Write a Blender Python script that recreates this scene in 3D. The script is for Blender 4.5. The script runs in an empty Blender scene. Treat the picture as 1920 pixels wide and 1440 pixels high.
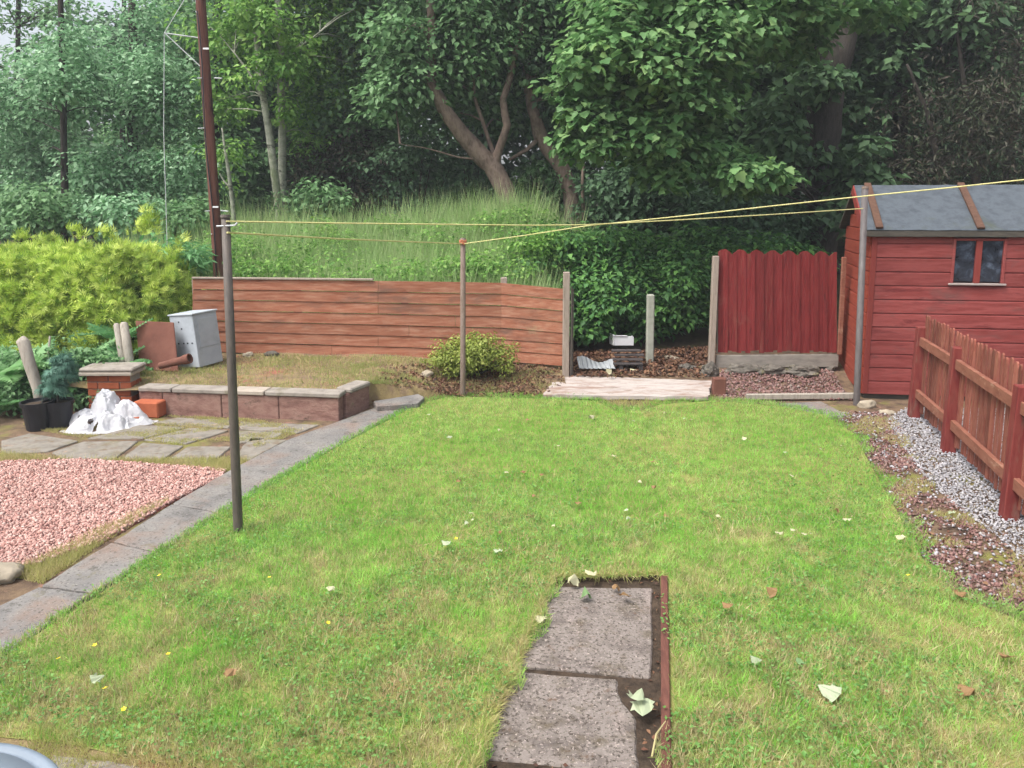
import bpy, bmesh, math, random
import numpy as np
from mathutils import Vector, Matrix, noise as mnoise

random.seed(7)
rng = np.random.default_rng(11)
S = bpy.context.scene
COL = S.collection
R = math.radians
VEIL_HAZE = .0024
pi = math.pi

# ------------------------------------------------------------------ camera model
CAM = Vector((0, 0, 2.1)); F = 1440.0; CX = 960.0; CY = 592.0; PITCH = R(8.2)
cp, sp_ = math.cos(PITCH), math.sin(PITCH)
def ray(px, py):
    x = (px - CX) / F; y = -(py - CY) / F
    return Vector((x, y * sp_ + cp, y * cp - sp_))
def G(px, py, z=0.0):
    d = ray(px, py); t = (z - CAM.z) / d.z
    return CAM + d * t
def P(px, py, Y):
    d = ray(px, py); return CAM + d * (Y / d.y)

cd = bpy.data.cameras.new('camera'); cam = bpy.data.objects.new('camera', cd); COL.objects.link(cam)
cam.location = CAM; cam.rotation_euler = (R(90) - PITCH, 0, 0)
cd.sensor_width = 36; cd.lens = 36 * F / 1920; cd.shift_y = -(720 - CY) / 1920
cd.clip_start = 0.05; cd.clip_end = 500
S.camera = cam

# ------------------------------------------------------------------ light
SUN_EL, SUN_AZ = R(58), R(-125)      # azimuth measured from +Y, clockwise
w = bpy.data.worlds.new("World"); S.world = w; w.use_nodes = True
nt = w.node_tree; nt.nodes.clear()
sky = nt.nodes.new('ShaderNodeTexSky'); sky.sky_type = 'NISHITA'; sky.sun_disc = False
sky.sun_elevation = SUN_EL; sky.sun_rotation = SUN_AZ
sky.air_density = 1.0; sky.dust_density = 6.0; sky.ozone_density = 1.0
hs = nt.nodes.new('ShaderNodeHueSaturation'); hs.inputs['Saturation'].default_value = 0.45
bg = nt.nodes.new('ShaderNodeBackground'); bg.inputs[1].default_value = 0.15
wo = nt.nodes.new('ShaderNodeOutputWorld')
nt.links.new(sky.outputs[0], hs.inputs['Color']); nt.links.new(hs.outputs[0], bg.inputs[0]); nt.links.new(bg.outputs[0], wo.inputs[0])
sd = bpy.data.lights.new('sun', 'SUN'); sd.energy = 1.5; sd.angle = R(22); sd.color = (1, .96, .9)
so = bpy.data.objects.new('sun', sd); COL.objects.link(so)
sv = Vector((math.sin(SUN_AZ) * math.cos(SUN_EL), math.cos(SUN_AZ) * math.cos(SUN_EL), math.sin(SUN_EL)))
so.rotation_euler = sv.to_track_quat('Z', 'Y').to_euler(); so.location = (0, 0, 30)
S.view_settings.view_transform = 'Standard'; S.view_settings.look = 'None'
S.view_settings.exposure = 1.0; S.view_settings.gamma = 1.0

# ------------------------------------------------------------------ materials
def hexc(h):
    h = h.lstrip('#'); c = [int(h[i:i+2], 16) / 255 for i in (0, 2, 4)]
    return tuple(((v / 12.92) if v <= .04045 else ((v + .055) / 1.055) ** 2.4) for v in c) + (1,)
class NT:
    def __init__(s, name):
        s.m = bpy.data.materials.new(name); s.m.use_nodes = True; s.t = s.m.node_tree; s.t.nodes.clear()
        s.out = s.n('OutputMaterial')
    def n(s, typ, **kw):
        nd = s.t.nodes.new('ShaderNode' + typ)
        for k, v in kw.items(): setattr(nd, k, v)
        return nd
    def l(s, a, b): s.t.links.new(a, b)
    def coord(s, stretch=(1, 1, 1), world=False):
        mp = s.n('Mapping'); mp.inputs['Scale'].default_value = stretch
        if world: s.l(s.n('NewGeometry').outputs['Position'], mp.inputs['Vector'])
        else: s.l(s.n('TexCoord').outputs['Object'], mp.inputs['Vector'])
        return mp.outputs[0]
    def noise(s, vec, scale, detail=6, rough=.6, dist=0):
        nd = s.n('TexNoise'); nd.inputs['Scale'].default_value = scale; nd.inputs['Detail'].default_value = detail
        nd.inputs['Roughness'].default_value = rough; nd.inputs['Distortion'].default_value = dist
        s.l(vec, nd.inputs['Vector']); return nd.outputs['Fac']
    def ramp(s, fac, stops):
        nd = s.n('ValToRGB'); e = nd.color_ramp.elements
        while len(e) < len(stops): e.new(.5)
        for el, (p, c) in zip(e, stops): el.position = p; el.color = c
        s.l(fac, nd.inputs[0]); return nd.outputs[0]
    def mix(s, fac, a, b, mode='MIX'):
        nd = s.n('Mix', data_type='RGBA', blend_type=mode)
        if isinstance(fac, (int, float)): nd.inputs[0].default_value = fac
        else: s.l(fac, nd.inputs[0])
        for i, v in ((6, a), (7, b)):
            if isinstance(v, tuple): nd.inputs[i].default_value = v
            else: s.l(v, nd.inputs[i])
        return nd.outputs[2]
    def mrange(s, fac, a, b, c=0, d=1):
        nd = s.n('MapRange'); s.l(fac, nd.inputs[0])
        for i, v in enumerate((a, b, c, d)): nd.inputs[i + 1].default_value = v
        return nd.outputs[0]
    def island(s): return s.n('NewGeometry').outputs['Random Per Island']
    def hsv(s, col, val=None, amount=.2, sat=None):
        nd = s.n('HueSaturation'); s.l(col, nd.inputs['Color'])
        if val is not None: s.l(s.mrange(val, 0, 1, 1 - amount, 1 + amount), nd.inputs['Value'])
        return nd.outputs[0]
    def bump(s, fac, strength=.3, dist=.01):
        nd = s.n('Bump'); nd.inputs['Strength'].default_value = strength; nd.inputs['Distance'].default_value = dist
        s.l(fac, nd.inputs['Height']); return nd.outputs[0]
    def principled(s, col, rough=.8, normal=None, spec=.3, metal=0):
        b = s.n('BsdfPrincipled')
        if isinstance(col, tuple): b.inputs['Base Color'].default_value = col
        else: s.l(col, b.inputs['Base Color'])
        b.inputs['Roughness'].default_value = rough; b.inputs['Specular IOR Level'].default_value = spec; b.inputs['Metallic'].default_value = metal
        if normal is not None: s.l(normal, b.inputs['Normal'])
        return b
    def done(s, sh): s.l(sh.outputs[0], s.out.inputs[0]); return s.m

def surf(name, cols, scale=6, stretch=(1, 1, 1), rough=.85, bump=.3, bscale=None, island=0., blots=(), spec=.25, dist=0, bdist=.008, world=False):
    """cols: list of hex colours run through a noise ramp; blots: (hex, scale, lo, hi, stretch) patches of another colour"""
    t = NT(name); v = t.coord(stretch, world); f = t.noise(v, scale, 8, .65, dist)
    k = len(cols); c = t.ramp(f, [(.28 + .44 * i / max(1, k - 1), hexc(h)) for i, h in enumerate(cols)])
    if island: c = t.hsv(c, t.island(), island)
    for i, (h, sc, lo, hi, st) in enumerate(blots):
        mp = t.n('Mapping'); mp.inputs['Scale'].default_value = st; mp.inputs['Location'].default_value = (3.1 * i + 1.7, 2.3 * i, 5.1 * i)
        if world: t.l(t.n('NewGeometry').outputs['Position'], mp.inputs['Vector'])
        else: t.l(t.n('TexCoord').outputs['Object'], mp.inputs['Vector'])
        bf = t.mrange(t.noise(mp.outputs[0], sc, 7, .7, .3), lo, hi)
        c = t.mix(bf, c, hexc(h))
    b = t.bump(t.noise(v, bscale or scale * 4, 8, .7), bump, bdist)
    return t.done(t.principled(c, rough, b, spec))

def leafmat(name, cols, trans=.35, var=.25, nscale=.8, rough=.55, spec=.3, tint=None):
    t = NT(name); i = t.island(); k = len(cols)
    c = t.ramp(i, [(j / max(1, k - 1), hexc(h)) for j, h in enumerate(cols)])
    f = t.noise(t.coord(world=True), nscale, 3, .5)
    c = t.hsv(c, f, var)
    if tint:
        h, sc, lo, hi = tint
        c = t.mix(t.mrange(t.noise(t.coord((1, 1, 1), True), sc, 4, .6), lo, hi), c, hexc(h))
    p = t.principled(c, rough, None, spec)
    tr = t.n('BsdfTranslucent'); t.l(c, tr.inputs['Color'])
    m = t.n('MixShader'); m.inputs[0].default_value = trans
    t.l(p.outputs[0], m.inputs[1]); t.l(tr.outputs[0], m.inputs[2])
    return t.done(m)

MT = {}
MT['soil'] = surf('soil', ['#3b2f28', '#5a4a3d', '#75624f', '#6a5a44'], 5, rough=.95, bump=.8, bscale=30, bdist=.02, world=True,
                  blots=[('#7a7a45', 2.2, .54, .68, (1, 1, 1)), ('#8b6a5c', 7, .58, .7, (1, 1, 1))])
MT['woodfloor'] = surf('wood_floor_soil', ['#241f19', '#3a3226', '#4a4630'], 3, rough=.95, bump=.8, bscale=20, bdist=.03, world=True)
MT['lawnsoil'] = surf('lawn_soil', ['#5c5a34', '#7b7d45', '#8b8a52'], 8, rough=.95, bump=.6, bscale=50, world=True)
MT['darksoil'] = surf('dark_soil', ['#2a231d', '#44392f', '#5a4c3f'], 14, rough=.95, bump=.8, bscale=60, bdist=.02)
MT['bedsoil'] = surf('bed_soil', ['#5c4a3a', '#776550', '#867753', '#6b5a46'], 4, rough=.95, bump=.8, bscale=30, bdist=.02, world=True,
                     blots=[('#8d5a4a', 2.2, .56, .66, (1, 1, 1))])
MT['slab'] = surf('slab_concrete', ['#6a655f', '#8a847e', '#9b958f', '#7d7872'], 7, rough=.9, bump=.5, bscale=60, island=.0, bdist=.004, world=True,
                  blots=[('#6b6440', 5, .58, .68, (1, 1, 1)), ('#4a443e', 26, .62, .7, (1, 1, 1))])
MT['slabpath'] = surf('slab_path', ['#5c5a58', '#716f6d', '#7f7c78', '#686663'], 3.5, rough=.9, bump=.35, bscale=80, bdist=.003, world=True,
                  blots=[('#7d6c62', 2.2, .5, .68, (1, 1, 1)), ('#4d4944', 9, .56, .7, (1, 1, 1)), ('#97918b', 70, .57, .66, (1, 1, 1)), ('#46423e', 60, .55, .64, (1, 1, 1)), ('#66603f', 5, .6, .74, (1, 1, 1))])
MT['slabpink'] = surf('slab_lawn', ['#56504c', '#6e6661', '#817973', '#625b56'], 9, rough=.92, bump=.7, bscale=70, bdist=.006, world=True,
                  blots=[('#564d3c', 6, .52, .7, (1, 1, 1)), ('#938781', 3.2, .54, .72, (1, 1, 1)), ('#463f39', 60, .52, .6, (1, 1, 1)), ('#a3978f', 70, .57, .64, (1, 1, 1)), ('#5c4838', 18, .6, .72, (1, 1, 1))])
MT['slabmossy'] = surf('slab_mossy', ['#625c53', '#77726a', '#858078', '#6b665d'], 7, rough=.92, bump=.5, bscale=60, bdist=.004, world=True,
                  blots=[('#6f6a52', 4, .52, .68, (1, 1, 1)), ('#6d5f4e', 9, .52, .66, (1, 1, 1)), ('#93806f', 16, .58, .68, (1, 1, 1))])
MT['redgravel'] = None
def stonemat(name, cols, rough=.85):
    t = NT(name); c = t.ramp(t.island(), [(j / (len(cols) - 1), hexc(h)) for j, h in enumerate(cols)])
    c = t.hsv(c, t.noise(t.coord(world=True), 2, 3), .25)
    return t.done(t.principled(c, rough, None, .25))
MT['redgravel'] = stonemat('red_gravel_stone', ['#8a645c', '#a47c74', '#b38d84', '#bf9d94', '#a27a70', '#c8aea4', '#96706a'])
MT['whitegravel'] = stonemat('white_gravel_stone', ['#86858a', '#98979b', '#a6a4a8', '#b4b2b6', '#8e8c91', '#aaa7a5', '#77757a'])
MT['redchips'] = stonemat('red_chip', ['#5b403d', '#745450', '#846660', '#957a72', '#65494a', '#8a8078'])
MT['litter'] = stonemat('leaf_litter_leaf', ['#463329', '#5c3f32', '#6f4e3c', '#82664e', '#55392e', '#403530'])
MT['fence'] = surf('fence_boards', ['#74432f', '#8a5742', '#9a6953', '#aa7f6d'], 5, (.7, 3, 7), .85, .5, 12, .14,
                   blots=[('#a8846f', 4, .52, .8, (.8, 2, 4)), ('#6b5044', 1.6, .55, .7, (.7, 1, 3)), ('#57443b', 7, .6, .7, (.5, 1, 8)), ('#8f8468', 1.4, .66, .8, (1, 1, .8))])
MT['fencered'] = surf('panel_red', ['#571c1c', '#661f20', '#722929', '#601f20'], 4, (7, 3, .8), .8, .5, 14, .16,
                   blots=[('#7c4a3e', 4, .56, .78, (8, 2, .5)), ('#7b4a42', 1.6, .56, .74, (1, 1, 1)), ('#481818', 3, .58, .7, (5, 2, .5))])
MT['shed'] = surf('shed_boards', ['#6a2d2a', '#793633', '#864340', '#72312f'], 4, (.6, 2, 6), .75, .4, 12, .12,
                   blots=[('#6b4440', 2.4, .56, .74, (.8, 1, 2.2)), ('#8a5450', 6, .62, .74, (.8, 1, 8)), ('#5a2022', 3, .56, .7, (.6, 1, 4))])
MT['shedend'] = surf('shed_end_boards', ['#763226', '#863c2e', '#8d4637'], 4, (2, .6, 6), .75, .4, 12, .1)
MT['shedtrim'] = surf('shed_trim', ['#6b2a27', '#7b3630', '#732f2a'], 5, (5, 5, .8), .75, .3)
MT['felt'] = surf('roof_felt', ['#3e444a', '#474d54', '#50575e', '#434950'], 9, rough=.9, bump=.4, bscale=220, bdist=.003,
                  blots=[('#464c44', 2, .58, .75, (1, 1, 1)), ('#5a6168', 3, .6, .8, (1, 1, 1))])
MT['batten'] = surf('roof_batten', ['#46332a', '#573f33', '#634a3c'], 6, (3, 3, 3), .8, .4)
MT['fascia'] = surf('fascia_dark', ['#3a3733', '#4a4640', '#57524a'], 6, (1, 4, 4), .85, .4)
MT['picket'] = surf('picket_wood', ['#64352b', '#754236', '#805043', '#6a3a30'], 6, (5, 5, .8), .8, .4, 14, .16,
                    blots=[('#98795f', 4, .6, .78, (4, 4, 1)), ('#6c342f', 3, .56, .72, (4, 4, 1))])
def objvar(m, amt):
    t_ = m.node_tree; b_ = next(n for n in t_.nodes if n.type == 'BSDF_PRINCIPLED'); src = b_.inputs['Base Color'].links[0].from_socket
    h_ = t_.nodes.new('ShaderNodeHueSaturation'); o_ = t_.nodes.new('ShaderNodeObjectInfo'); r_ = t_.nodes.new('ShaderNodeMapRange'); r_.inputs[3].default_value = 1 - amt; r_.inputs[4].default_value = 1 + amt
    t_.links.new(o_.outputs['Random'], r_.inputs[0]); t_.links.new(r_.outputs[0], h_.inputs['Value']); t_.links.new(src, h_.inputs['Color']); t_.links.new(h_.outputs[0], b_.inputs['Base Color']); return m
objvar(MT['picket'], .38)
MT['picketpost'] = surf('picket_post', ['#5a2426', '#692a28', '#743732', '#60302c'], 5, (5, 5, .8), .75, .35, 14, .1,
                    blots=[('#70564b', 3, .56, .72, (4, 4, .8))])
MT['picketrail'] = surf('picket_rail', ['#6c4033', '#7e5142', '#885b4b'], 5, (1.5, 1.5, 5), .8, .4, 14, .1,
                    blots=[('#a88a74', 3, .57, .75, (2, 2, 4))])
MT['weathered'] = surf('weathered_wood', ['#776b61', '#8b7f74', '#998c82', '#7b6f66'], 6, (6, 6, .8), .9, .5, 16)
MT['greywood'] = surf('grey_wood', ['#7c766d', '#968f85', '#a49d92', '#857d72'], 6, (6, 6, .9), .9, .6, 16,
                    blots=[('#5d5a48', 3, .58, .7, (1, 1, 1))])
MT['concrete'] = surf('post_concrete', ['#7e8076', '#919287', '#9d9d93'], 9, rough=.9, bump=.4, bscale=60, bdist=.004,
                    blots=[('#7e8468', 3, .6, .75, (1, 1, 1))])
MT['gravelboard'] = surf('gravel_board', ['#6d6862', '#857f78', '#928b82'], 5, (1, 2, 3), .9, .5, 30,
                    blots=[('#6a6648', 3, .6, .7, (1, 1, 1))])
MT['polemetal'] = surf('pole_metal', ['#3f3a37', '#4f4944', '#5d554e', '#474240'], 8, (4, 4, .8), .6, .25, 30, spec=.4,
                    blots=[('#6b5140', 4, .6, .75, (3, 3, .8)), ('#7d7a74', 3, .66, .8, (3, 3, .6))])
MT['rustmetal'] = surf('pole_rust', ['#574a40', '#685a4f', '#766860', '#5e5148'], 8, (4, 4, 1), .75, .4, 30)
MT['greypole'] = surf('pole_grey', ['#4a4545', '#585252', '#646060'], 8, (4, 4, 1), .6, .3, 30, spec=.4,
                    blots=[('#4a4038', 2.5, .55, .7, (2, 2, .6))])
MT['telegraph'] = surf('telegraph_wood', ['#4a2c26', '#5c3a32', '#6b483e', '#553229'], 5, (6, 6, .5), .85, .5, 14,
                    blots=[('#2e2523', 1.6, .56, .64, (3, 3, .5)), ('#8b6656', 3, .62, .75, (5, 5, .6))])
MT['galv'] = surf('galvanised', ['#a3a9ad', '#b8bdc0', '#c5c9cb'], 9, rough=.5, bump=.1, spec=.5)
MT['greycab'] = surf('cabinet_grey', ['#9299a1', '#a4abb3', '#aeb5bc'], 5, rough=.6, bump=.1, bscale=30, spec=.4,
                    blots=[('#77625a', 4, .64, .74, (1, 1, 1)), ('#84898d', 2, .52, .7, (1, 1, 1))])
MT['rustboard'] = surf('rust_board', ['#5c3a31', '#6c463b', '#785246'], 4, rough=.9, bump=.3, bscale=40,
                    blots=[('#a08068', 6, .66, .76, (1, 1, 1))])
MT['terracotta'] = surf('terracotta', ['#5c3c33', '#6c483d', '#785448'], 7, rough=.9, bump=.4, bscale=40,
                    blots=[('#8b7768', 4, .6, .72, (1, 1, 1))])
MT['orangebrick'] = surf('orange_brick', ['#8a4a33', '#9f583d', '#a96549'], 7, rough=.9, bump=.5, bscale=50, island=.14,
                    blots=[('#8a6d5c', 4, .64, .74, (1, 1, 1))])
MT['capstone'] = surf('cap_stone', ['#777069', '#8e877f', '#9c958c'], 8, rough=.9, bump=.6, bscale=40,
                    blots=[('#6f6a55', 3, .58, .7, (1, 1, 1))])
MT['capcream'] = surf('cap_cream', ['#8e8478', '#a0968a', '#aba195'], 8, rough=.9, bump=.5, bscale=40)
MT['wallblock'] = surf('wall_block', ['#5e4640', '#7a5c54', '#8a6e64', '#6a514a'], 6, (1, 1, 2), .92, .8, 24, .16, bdist=.012,
                    blots=[('#9a8276', 6, .6, .7, (.6, 1, 3)), ('#4c4038', 5, .58, .68, (1, 1, 1.5)), ('#6d6a48', 3, .64, .74, (1, 1, 1))])
MT['blackplastic'] = surf('black_plastic', ['#15161a', '#1d1e24', '#24252b'], 5, rough=.45, bump=.05, spec=.4)
MT['bag'] = None
t = NT('white_plastic_film'); f = t.noise(t.coord(), 9, 5); c = t.ramp(f, [(.3, hexc('#c6c7cc')), (.6, hexc('#dcdde1'))])
p = t.principled(c, .35, t.bump(t.noise(t.coord(), 22, 6, .6, .6), .7, .02), .5)
tr = t.n('BsdfTranslucent'); tr.inputs[0].default_value = (.85, .86, .9, 1); mx = t.n('MixShader'); mx.inputs[0].default_value = .3
t.l(p.outputs[0], mx.inputs[1]); t.l(tr.outputs[0], mx.inputs[2]); MT['bag'] = t.done(mx)
MT['whitetub'] = surf('white_tub', ['#d2d3d6', '#e4e5e8'], 6, rough=.4, bump=.05, spec=.4, blots=[('#9c9a98', 6, .62, .7, (1, 1, 1))])
MT['palesheet'] = surf('pale_board', ['#928681', '#a59c97', '#b4aca7', '#9b908b'], 3, (1, 3.5, 1), .85, .5, 20, bdist=.008,
                    blots=[('#8a7266', 2.4, .5, .62, (.7, 2.6, 1)), ('#8f7c6d', 9, .54, .66, (.6, 3, 1)), ('#6b5a4e', 5, .6, .68, (1, 3, 1))])
MT['stone'] = surf('rubble_stone', ['#4d4944', '#67625b', '#7b756c'], 7, rough=.92, bump=.8, bscale=30, bdist=.02,
                    blots=[('#77732f', 3, .5, .62, (1, 1, 1)), ('#3d3a34', 8, .56, .66, (1, 1, 1))])
MT['palestone'] = surf('pale_stone', ['#857b6b', '#9d9382', '#ab9f8e'], 7, rough=.92, bump=.6, bscale=30)
MT['rope'] = surf('yellow_rope', ['#b3ad6e', '#c4bf84', '#cfcb98'], 30, rough=.7, bump=.3, bscale=300, bdist=.002)
MT['ropered'] = surf('orange_cord', ['#a3664a', '#b87a5c'], 20, rough=.8)
MT['mesh'] = surf('corrugated_grey', ['#7c8082', '#93979a', '#a1a5a6'], 6, rough=.6, bump=.2, spec=.4)
MT['slate'] = surf('dark_slat', ['#2f2c2c', '#454040', '#575050'], 6, (1, 4, 4), .85, .4)
MT['edging'] = surf('edging_board', ['#4b302a', '#623f36', '#704a3f'], 6, (6, 1, 4), .9, .5, 16)
MT['lidblue'] = surf('grey_lid', ['#6d7986', '#7c8894', '#88949f'], 2, rough=.4, bump=.03, spec=.45)
MT['binblack'] = surf('bin_body', ['#4a525c', '#5a636e'], 3, rough=.5, bump=.05)
MT['frame_dark'] = surf('window_putty', ['#8d807c', '#a09490'], 8, rough=.8, bump=.2)
t = NT('window_glass'); f = t.noise(t.coord(), 7, 5, .6, .4)
c = t.ramp(f, [(.35, hexc('#171a22')), (.52, hexc('#2c333f')), (.68, hexc('#566070'))])  # lighter tones imitate reflections, painted into the pane colour
MT['glass'] = t.done(t.principled(c, .12, t.bump(f, .03, .01), .6))
# bark
MT['bark'] = surf('bark_grey', ['#2c2825', '#3c3733', '#4a4540', '#332f2b'], 5, (4, 4, .9), .95, .9, 14, bdist=.03,
                  blots=[('#4b5038', 1.8, .56, .7, (1, 1, .6))], world=True)
MT['barkpink'] = surf('bark_leaning', ['#4f433c', '#6e5f56', '#85756b', '#5d5048'], 4, (3, 3, 1.2), .95, .8, 14, bdist=.02,
                  blots=[('#4a4a38', 2, .58, .7, (1, 1, 1))], world=True)
MT['barkbirch'] = surf('bark_birch', ['#5f6256', '#7d8073', '#939587', '#4f5148'], 4, (2, 2, 2.2), .9, .5, 14, bdist=.02,
                  blots=[('#4a4a40', 3, .56, .64, (1, 1, 2.4)), ('#5f6a4a', 1.2, .56, .68, (1, 1, .5))], world=True)
MT['barkdark'] = surf('bark_dark', ['#221f1d', '#332e2a', '#423b35'], 5, (4, 4, .9), .95, .8, 14, bdist=.03, world=True)
# foliage
MT['sycamore'] = leafmat('sycamore_leaf', ['#4d7544', '#628c54', '#80a86c', '#557d4c', '#9abb7c'], .4, .3, .9, tint=('#84a050', 1.3, .6, .75))
MT['sycamoredark'] = leafmat('sycamore_dark_leaf', ['#486646', '#587650', '#66865a', '#486448'], .35, .3, .7)
MT['hazewillow'] = leafmat('haze_paled_leaf', ['#46704a', '#78a676', '#9ec49c', '#5c8a5e', '#b8d8b2'], .4, .3, .7)  # misty veil over the left trees put into the leaf colour
MT['fresh'] = leafmat('fresh_leaf', ['#4a7434', '#6e9c46', '#8cb65a', '#5a8a40', '#a8ca76'], .45, .3, .8, tint=('#9ab85c', 1.1, .6, .75))
MT['midgreen'] = leafmat('mid_green_leaf', ['#426a3e', '#678e5e', '#86aa78', '#547a4e'], .38, .3, .6)
MT['ivydark'] = leafmat('dark_leaf', ['#45624a', '#557454', '#63845e', '#48664a'], .3, .3, .7)
MT['brownthicket'] = leafmat('brown_leaf', ['#3d372f', '#4a4439', '#3c4832', '#534b41', '#384a30', '#445238'], .25, .3, .7)
MT['brambleleaf'] = leafmat('bramble_leaf', ['#3f6a3e', '#527e43', '#689648', '#446f44', '#7aa85e'], .35, .35, 1.4)
MT['hedge'] = leafmat('golden_hedge_spray', ['#567a30', '#92b048', '#bcd45e', '#d4e274', '#a4c050', '#e2ee90'], .35, .35, 1.6, tint=('#567a34', 2.6, .58, .74))
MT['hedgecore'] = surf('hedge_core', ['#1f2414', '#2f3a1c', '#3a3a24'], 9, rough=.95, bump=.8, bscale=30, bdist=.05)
MT['fern'] = leafmat('fern_frond', ['#5a8f56', '#6fa468', '#82b47c', '#649a64'], .4, .25, 1.5)
MT['fernpale'] = leafmat('fern_pale_frond', ['#7aa86c', '#8fba80', '#9cc48f'], .4, .2, 1.5)
MT['bluefir'] = leafmat('blue_conifer', ['#48705f', '#567f6e', '#668f7e'], .25, .25, 3)
MT['yellowshrub'] = leafmat('yellow_shrub_leaf', ['#76863a', '#8a9a44', '#a0ac56', '#6c7c36', '#b2b868'], .35, .3, 3)
MT['fallengreen'] = leafmat('fallen_pale_green', ['#8f9c7c', '#a2ad8e', '#b2bba0'], .2, .15, 8)
MT['fallenyellow'] = leafmat('fallen_pale_yellow', ['#aca783', '#bab795', '#c4c0a2'], .2, .15, 8)
MT['fallenbrown'] = leafmat('fallen_brown', ['#7d6040', '#8f7250', '#6b5034'], .15, .2, 8)
MT['fallenlive'] = leafmat('fallen_green', ['#5f8250', '#728f60', '#688858'], .2, .2, 8)
MT['petal'] = leafmat('buttercup_petal', ['#e0c832', '#ecd84a'], .25, .1, 8)
MT['weed'] = leafmat('weed_leaf', ['#5b7f3a', '#7a9a48', '#8c8f4a', '#a69a58'], .3, .3, 3)

def grassmat(name, cols, dry, drylo, dryhi, grad=None, vivid=None, hv=.22, hv2=0):
    t = NT(name); i = t.island()
    c = t.ramp(i, [(j / (len(cols) - 1), hexc(h)) for j, h in enumerate(cols)])
    pos = t.coord((1, 1, .2), True)
    if vivid: c = t.mix(t.mrange(t.noise(pos, 1.1, 3, .5), .42, .62), c, hexc(vivid))
    n1 = t.noise(pos, 3.2, 8, .75, .3)
    if grad:    # the lawn is thinner and strawier towards the house
        sx = t.n('SeparateXYZ'); t.l(t.n('NewGeometry').outputs['Position'], sx.inputs[0])
        g = t.mrange(sx.outputs[1], grad[0], grad[1], grad[2], 0)
        ad = t.n('Math', operation='ADD'); t.l(n1, ad.inputs[0]); t.l(g, ad.inputs[1]); n1 = ad.outputs[0]
    ia = t.n('Math', operation='MULTIPLY_ADD'); t.l(i, ia.inputs[0]); ia.inputs[1].default_value = .16; t.l(n1, ia.inputs[2])
    c = t.mix(t.mrange(ia.outputs[0], drylo, dryhi), c, t.ramp(i, [(0, hexc(dry[0])), (.5, hexc(dry[1])), (1, hexc(dry[2]))]))
    c = t.hsv(c, t.noise(pos, 5.5, 6, .7), hv)
    if hv2: c = t.hsv(c, t.mrange(t.noise(pos, 9, 6, .75), .3, .7), hv2)
    p = t.principled(c, .6, None, .2); tr = t.n('BsdfTranslucent'); t.l(c, tr.inputs[0])
    m = t.n('MixShader'); m.inputs[0].default_value = .42; t.l(p.outputs[0], m.inputs[1]); t.l(tr.outputs[0], m.inputs[2])
    return t.done(m)
MT['lawn'] = grassmat('lawn_blade', ['#78ac48', '#94c45a', '#b4da7a', '#84b650', '#c9e4a2'], ('#cabd92', '#dccfa8', '#b09878'), .65, .85, (2.0, 6.0, .205), '#88c052', .5, .36)
MT['bedgrass'] = grassmat('bed_blade', ['#7f9a4a', '#95ac5c', '#a9ba74', '#88a052'], ('#b2a678', '#c0b48c', '#a3946c'), .42, .7)
MT['straw'] = leafmat('straw_blade', ['#a8966c', '#c4b488', '#d8caa2', '#94805e'], .25, .2, 4)
MT['clover'] = leafmat('clover_leaf', ['#55803a', '#66924a', '#7ea65c'], .35, .3, 3)
MT['tallgrass'] = grassmat('tall_grass_blade', ['#86ab62', '#9cbd79', '#b2cb90', '#90b26f', '#c6d5a6'], ('#c6ca9c', '#d2d1aa', '#b8c48e'), .56, .8, None, None, .45, .35)
MT['drygrass'] = grassmat('dry_grass_blade', ['#a8ae62', '#bcbc78', '#c8c28c', '#98a656'], ('#c2b284', '#cfc29a', '#b8a47a'), .5, .75)

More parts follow.
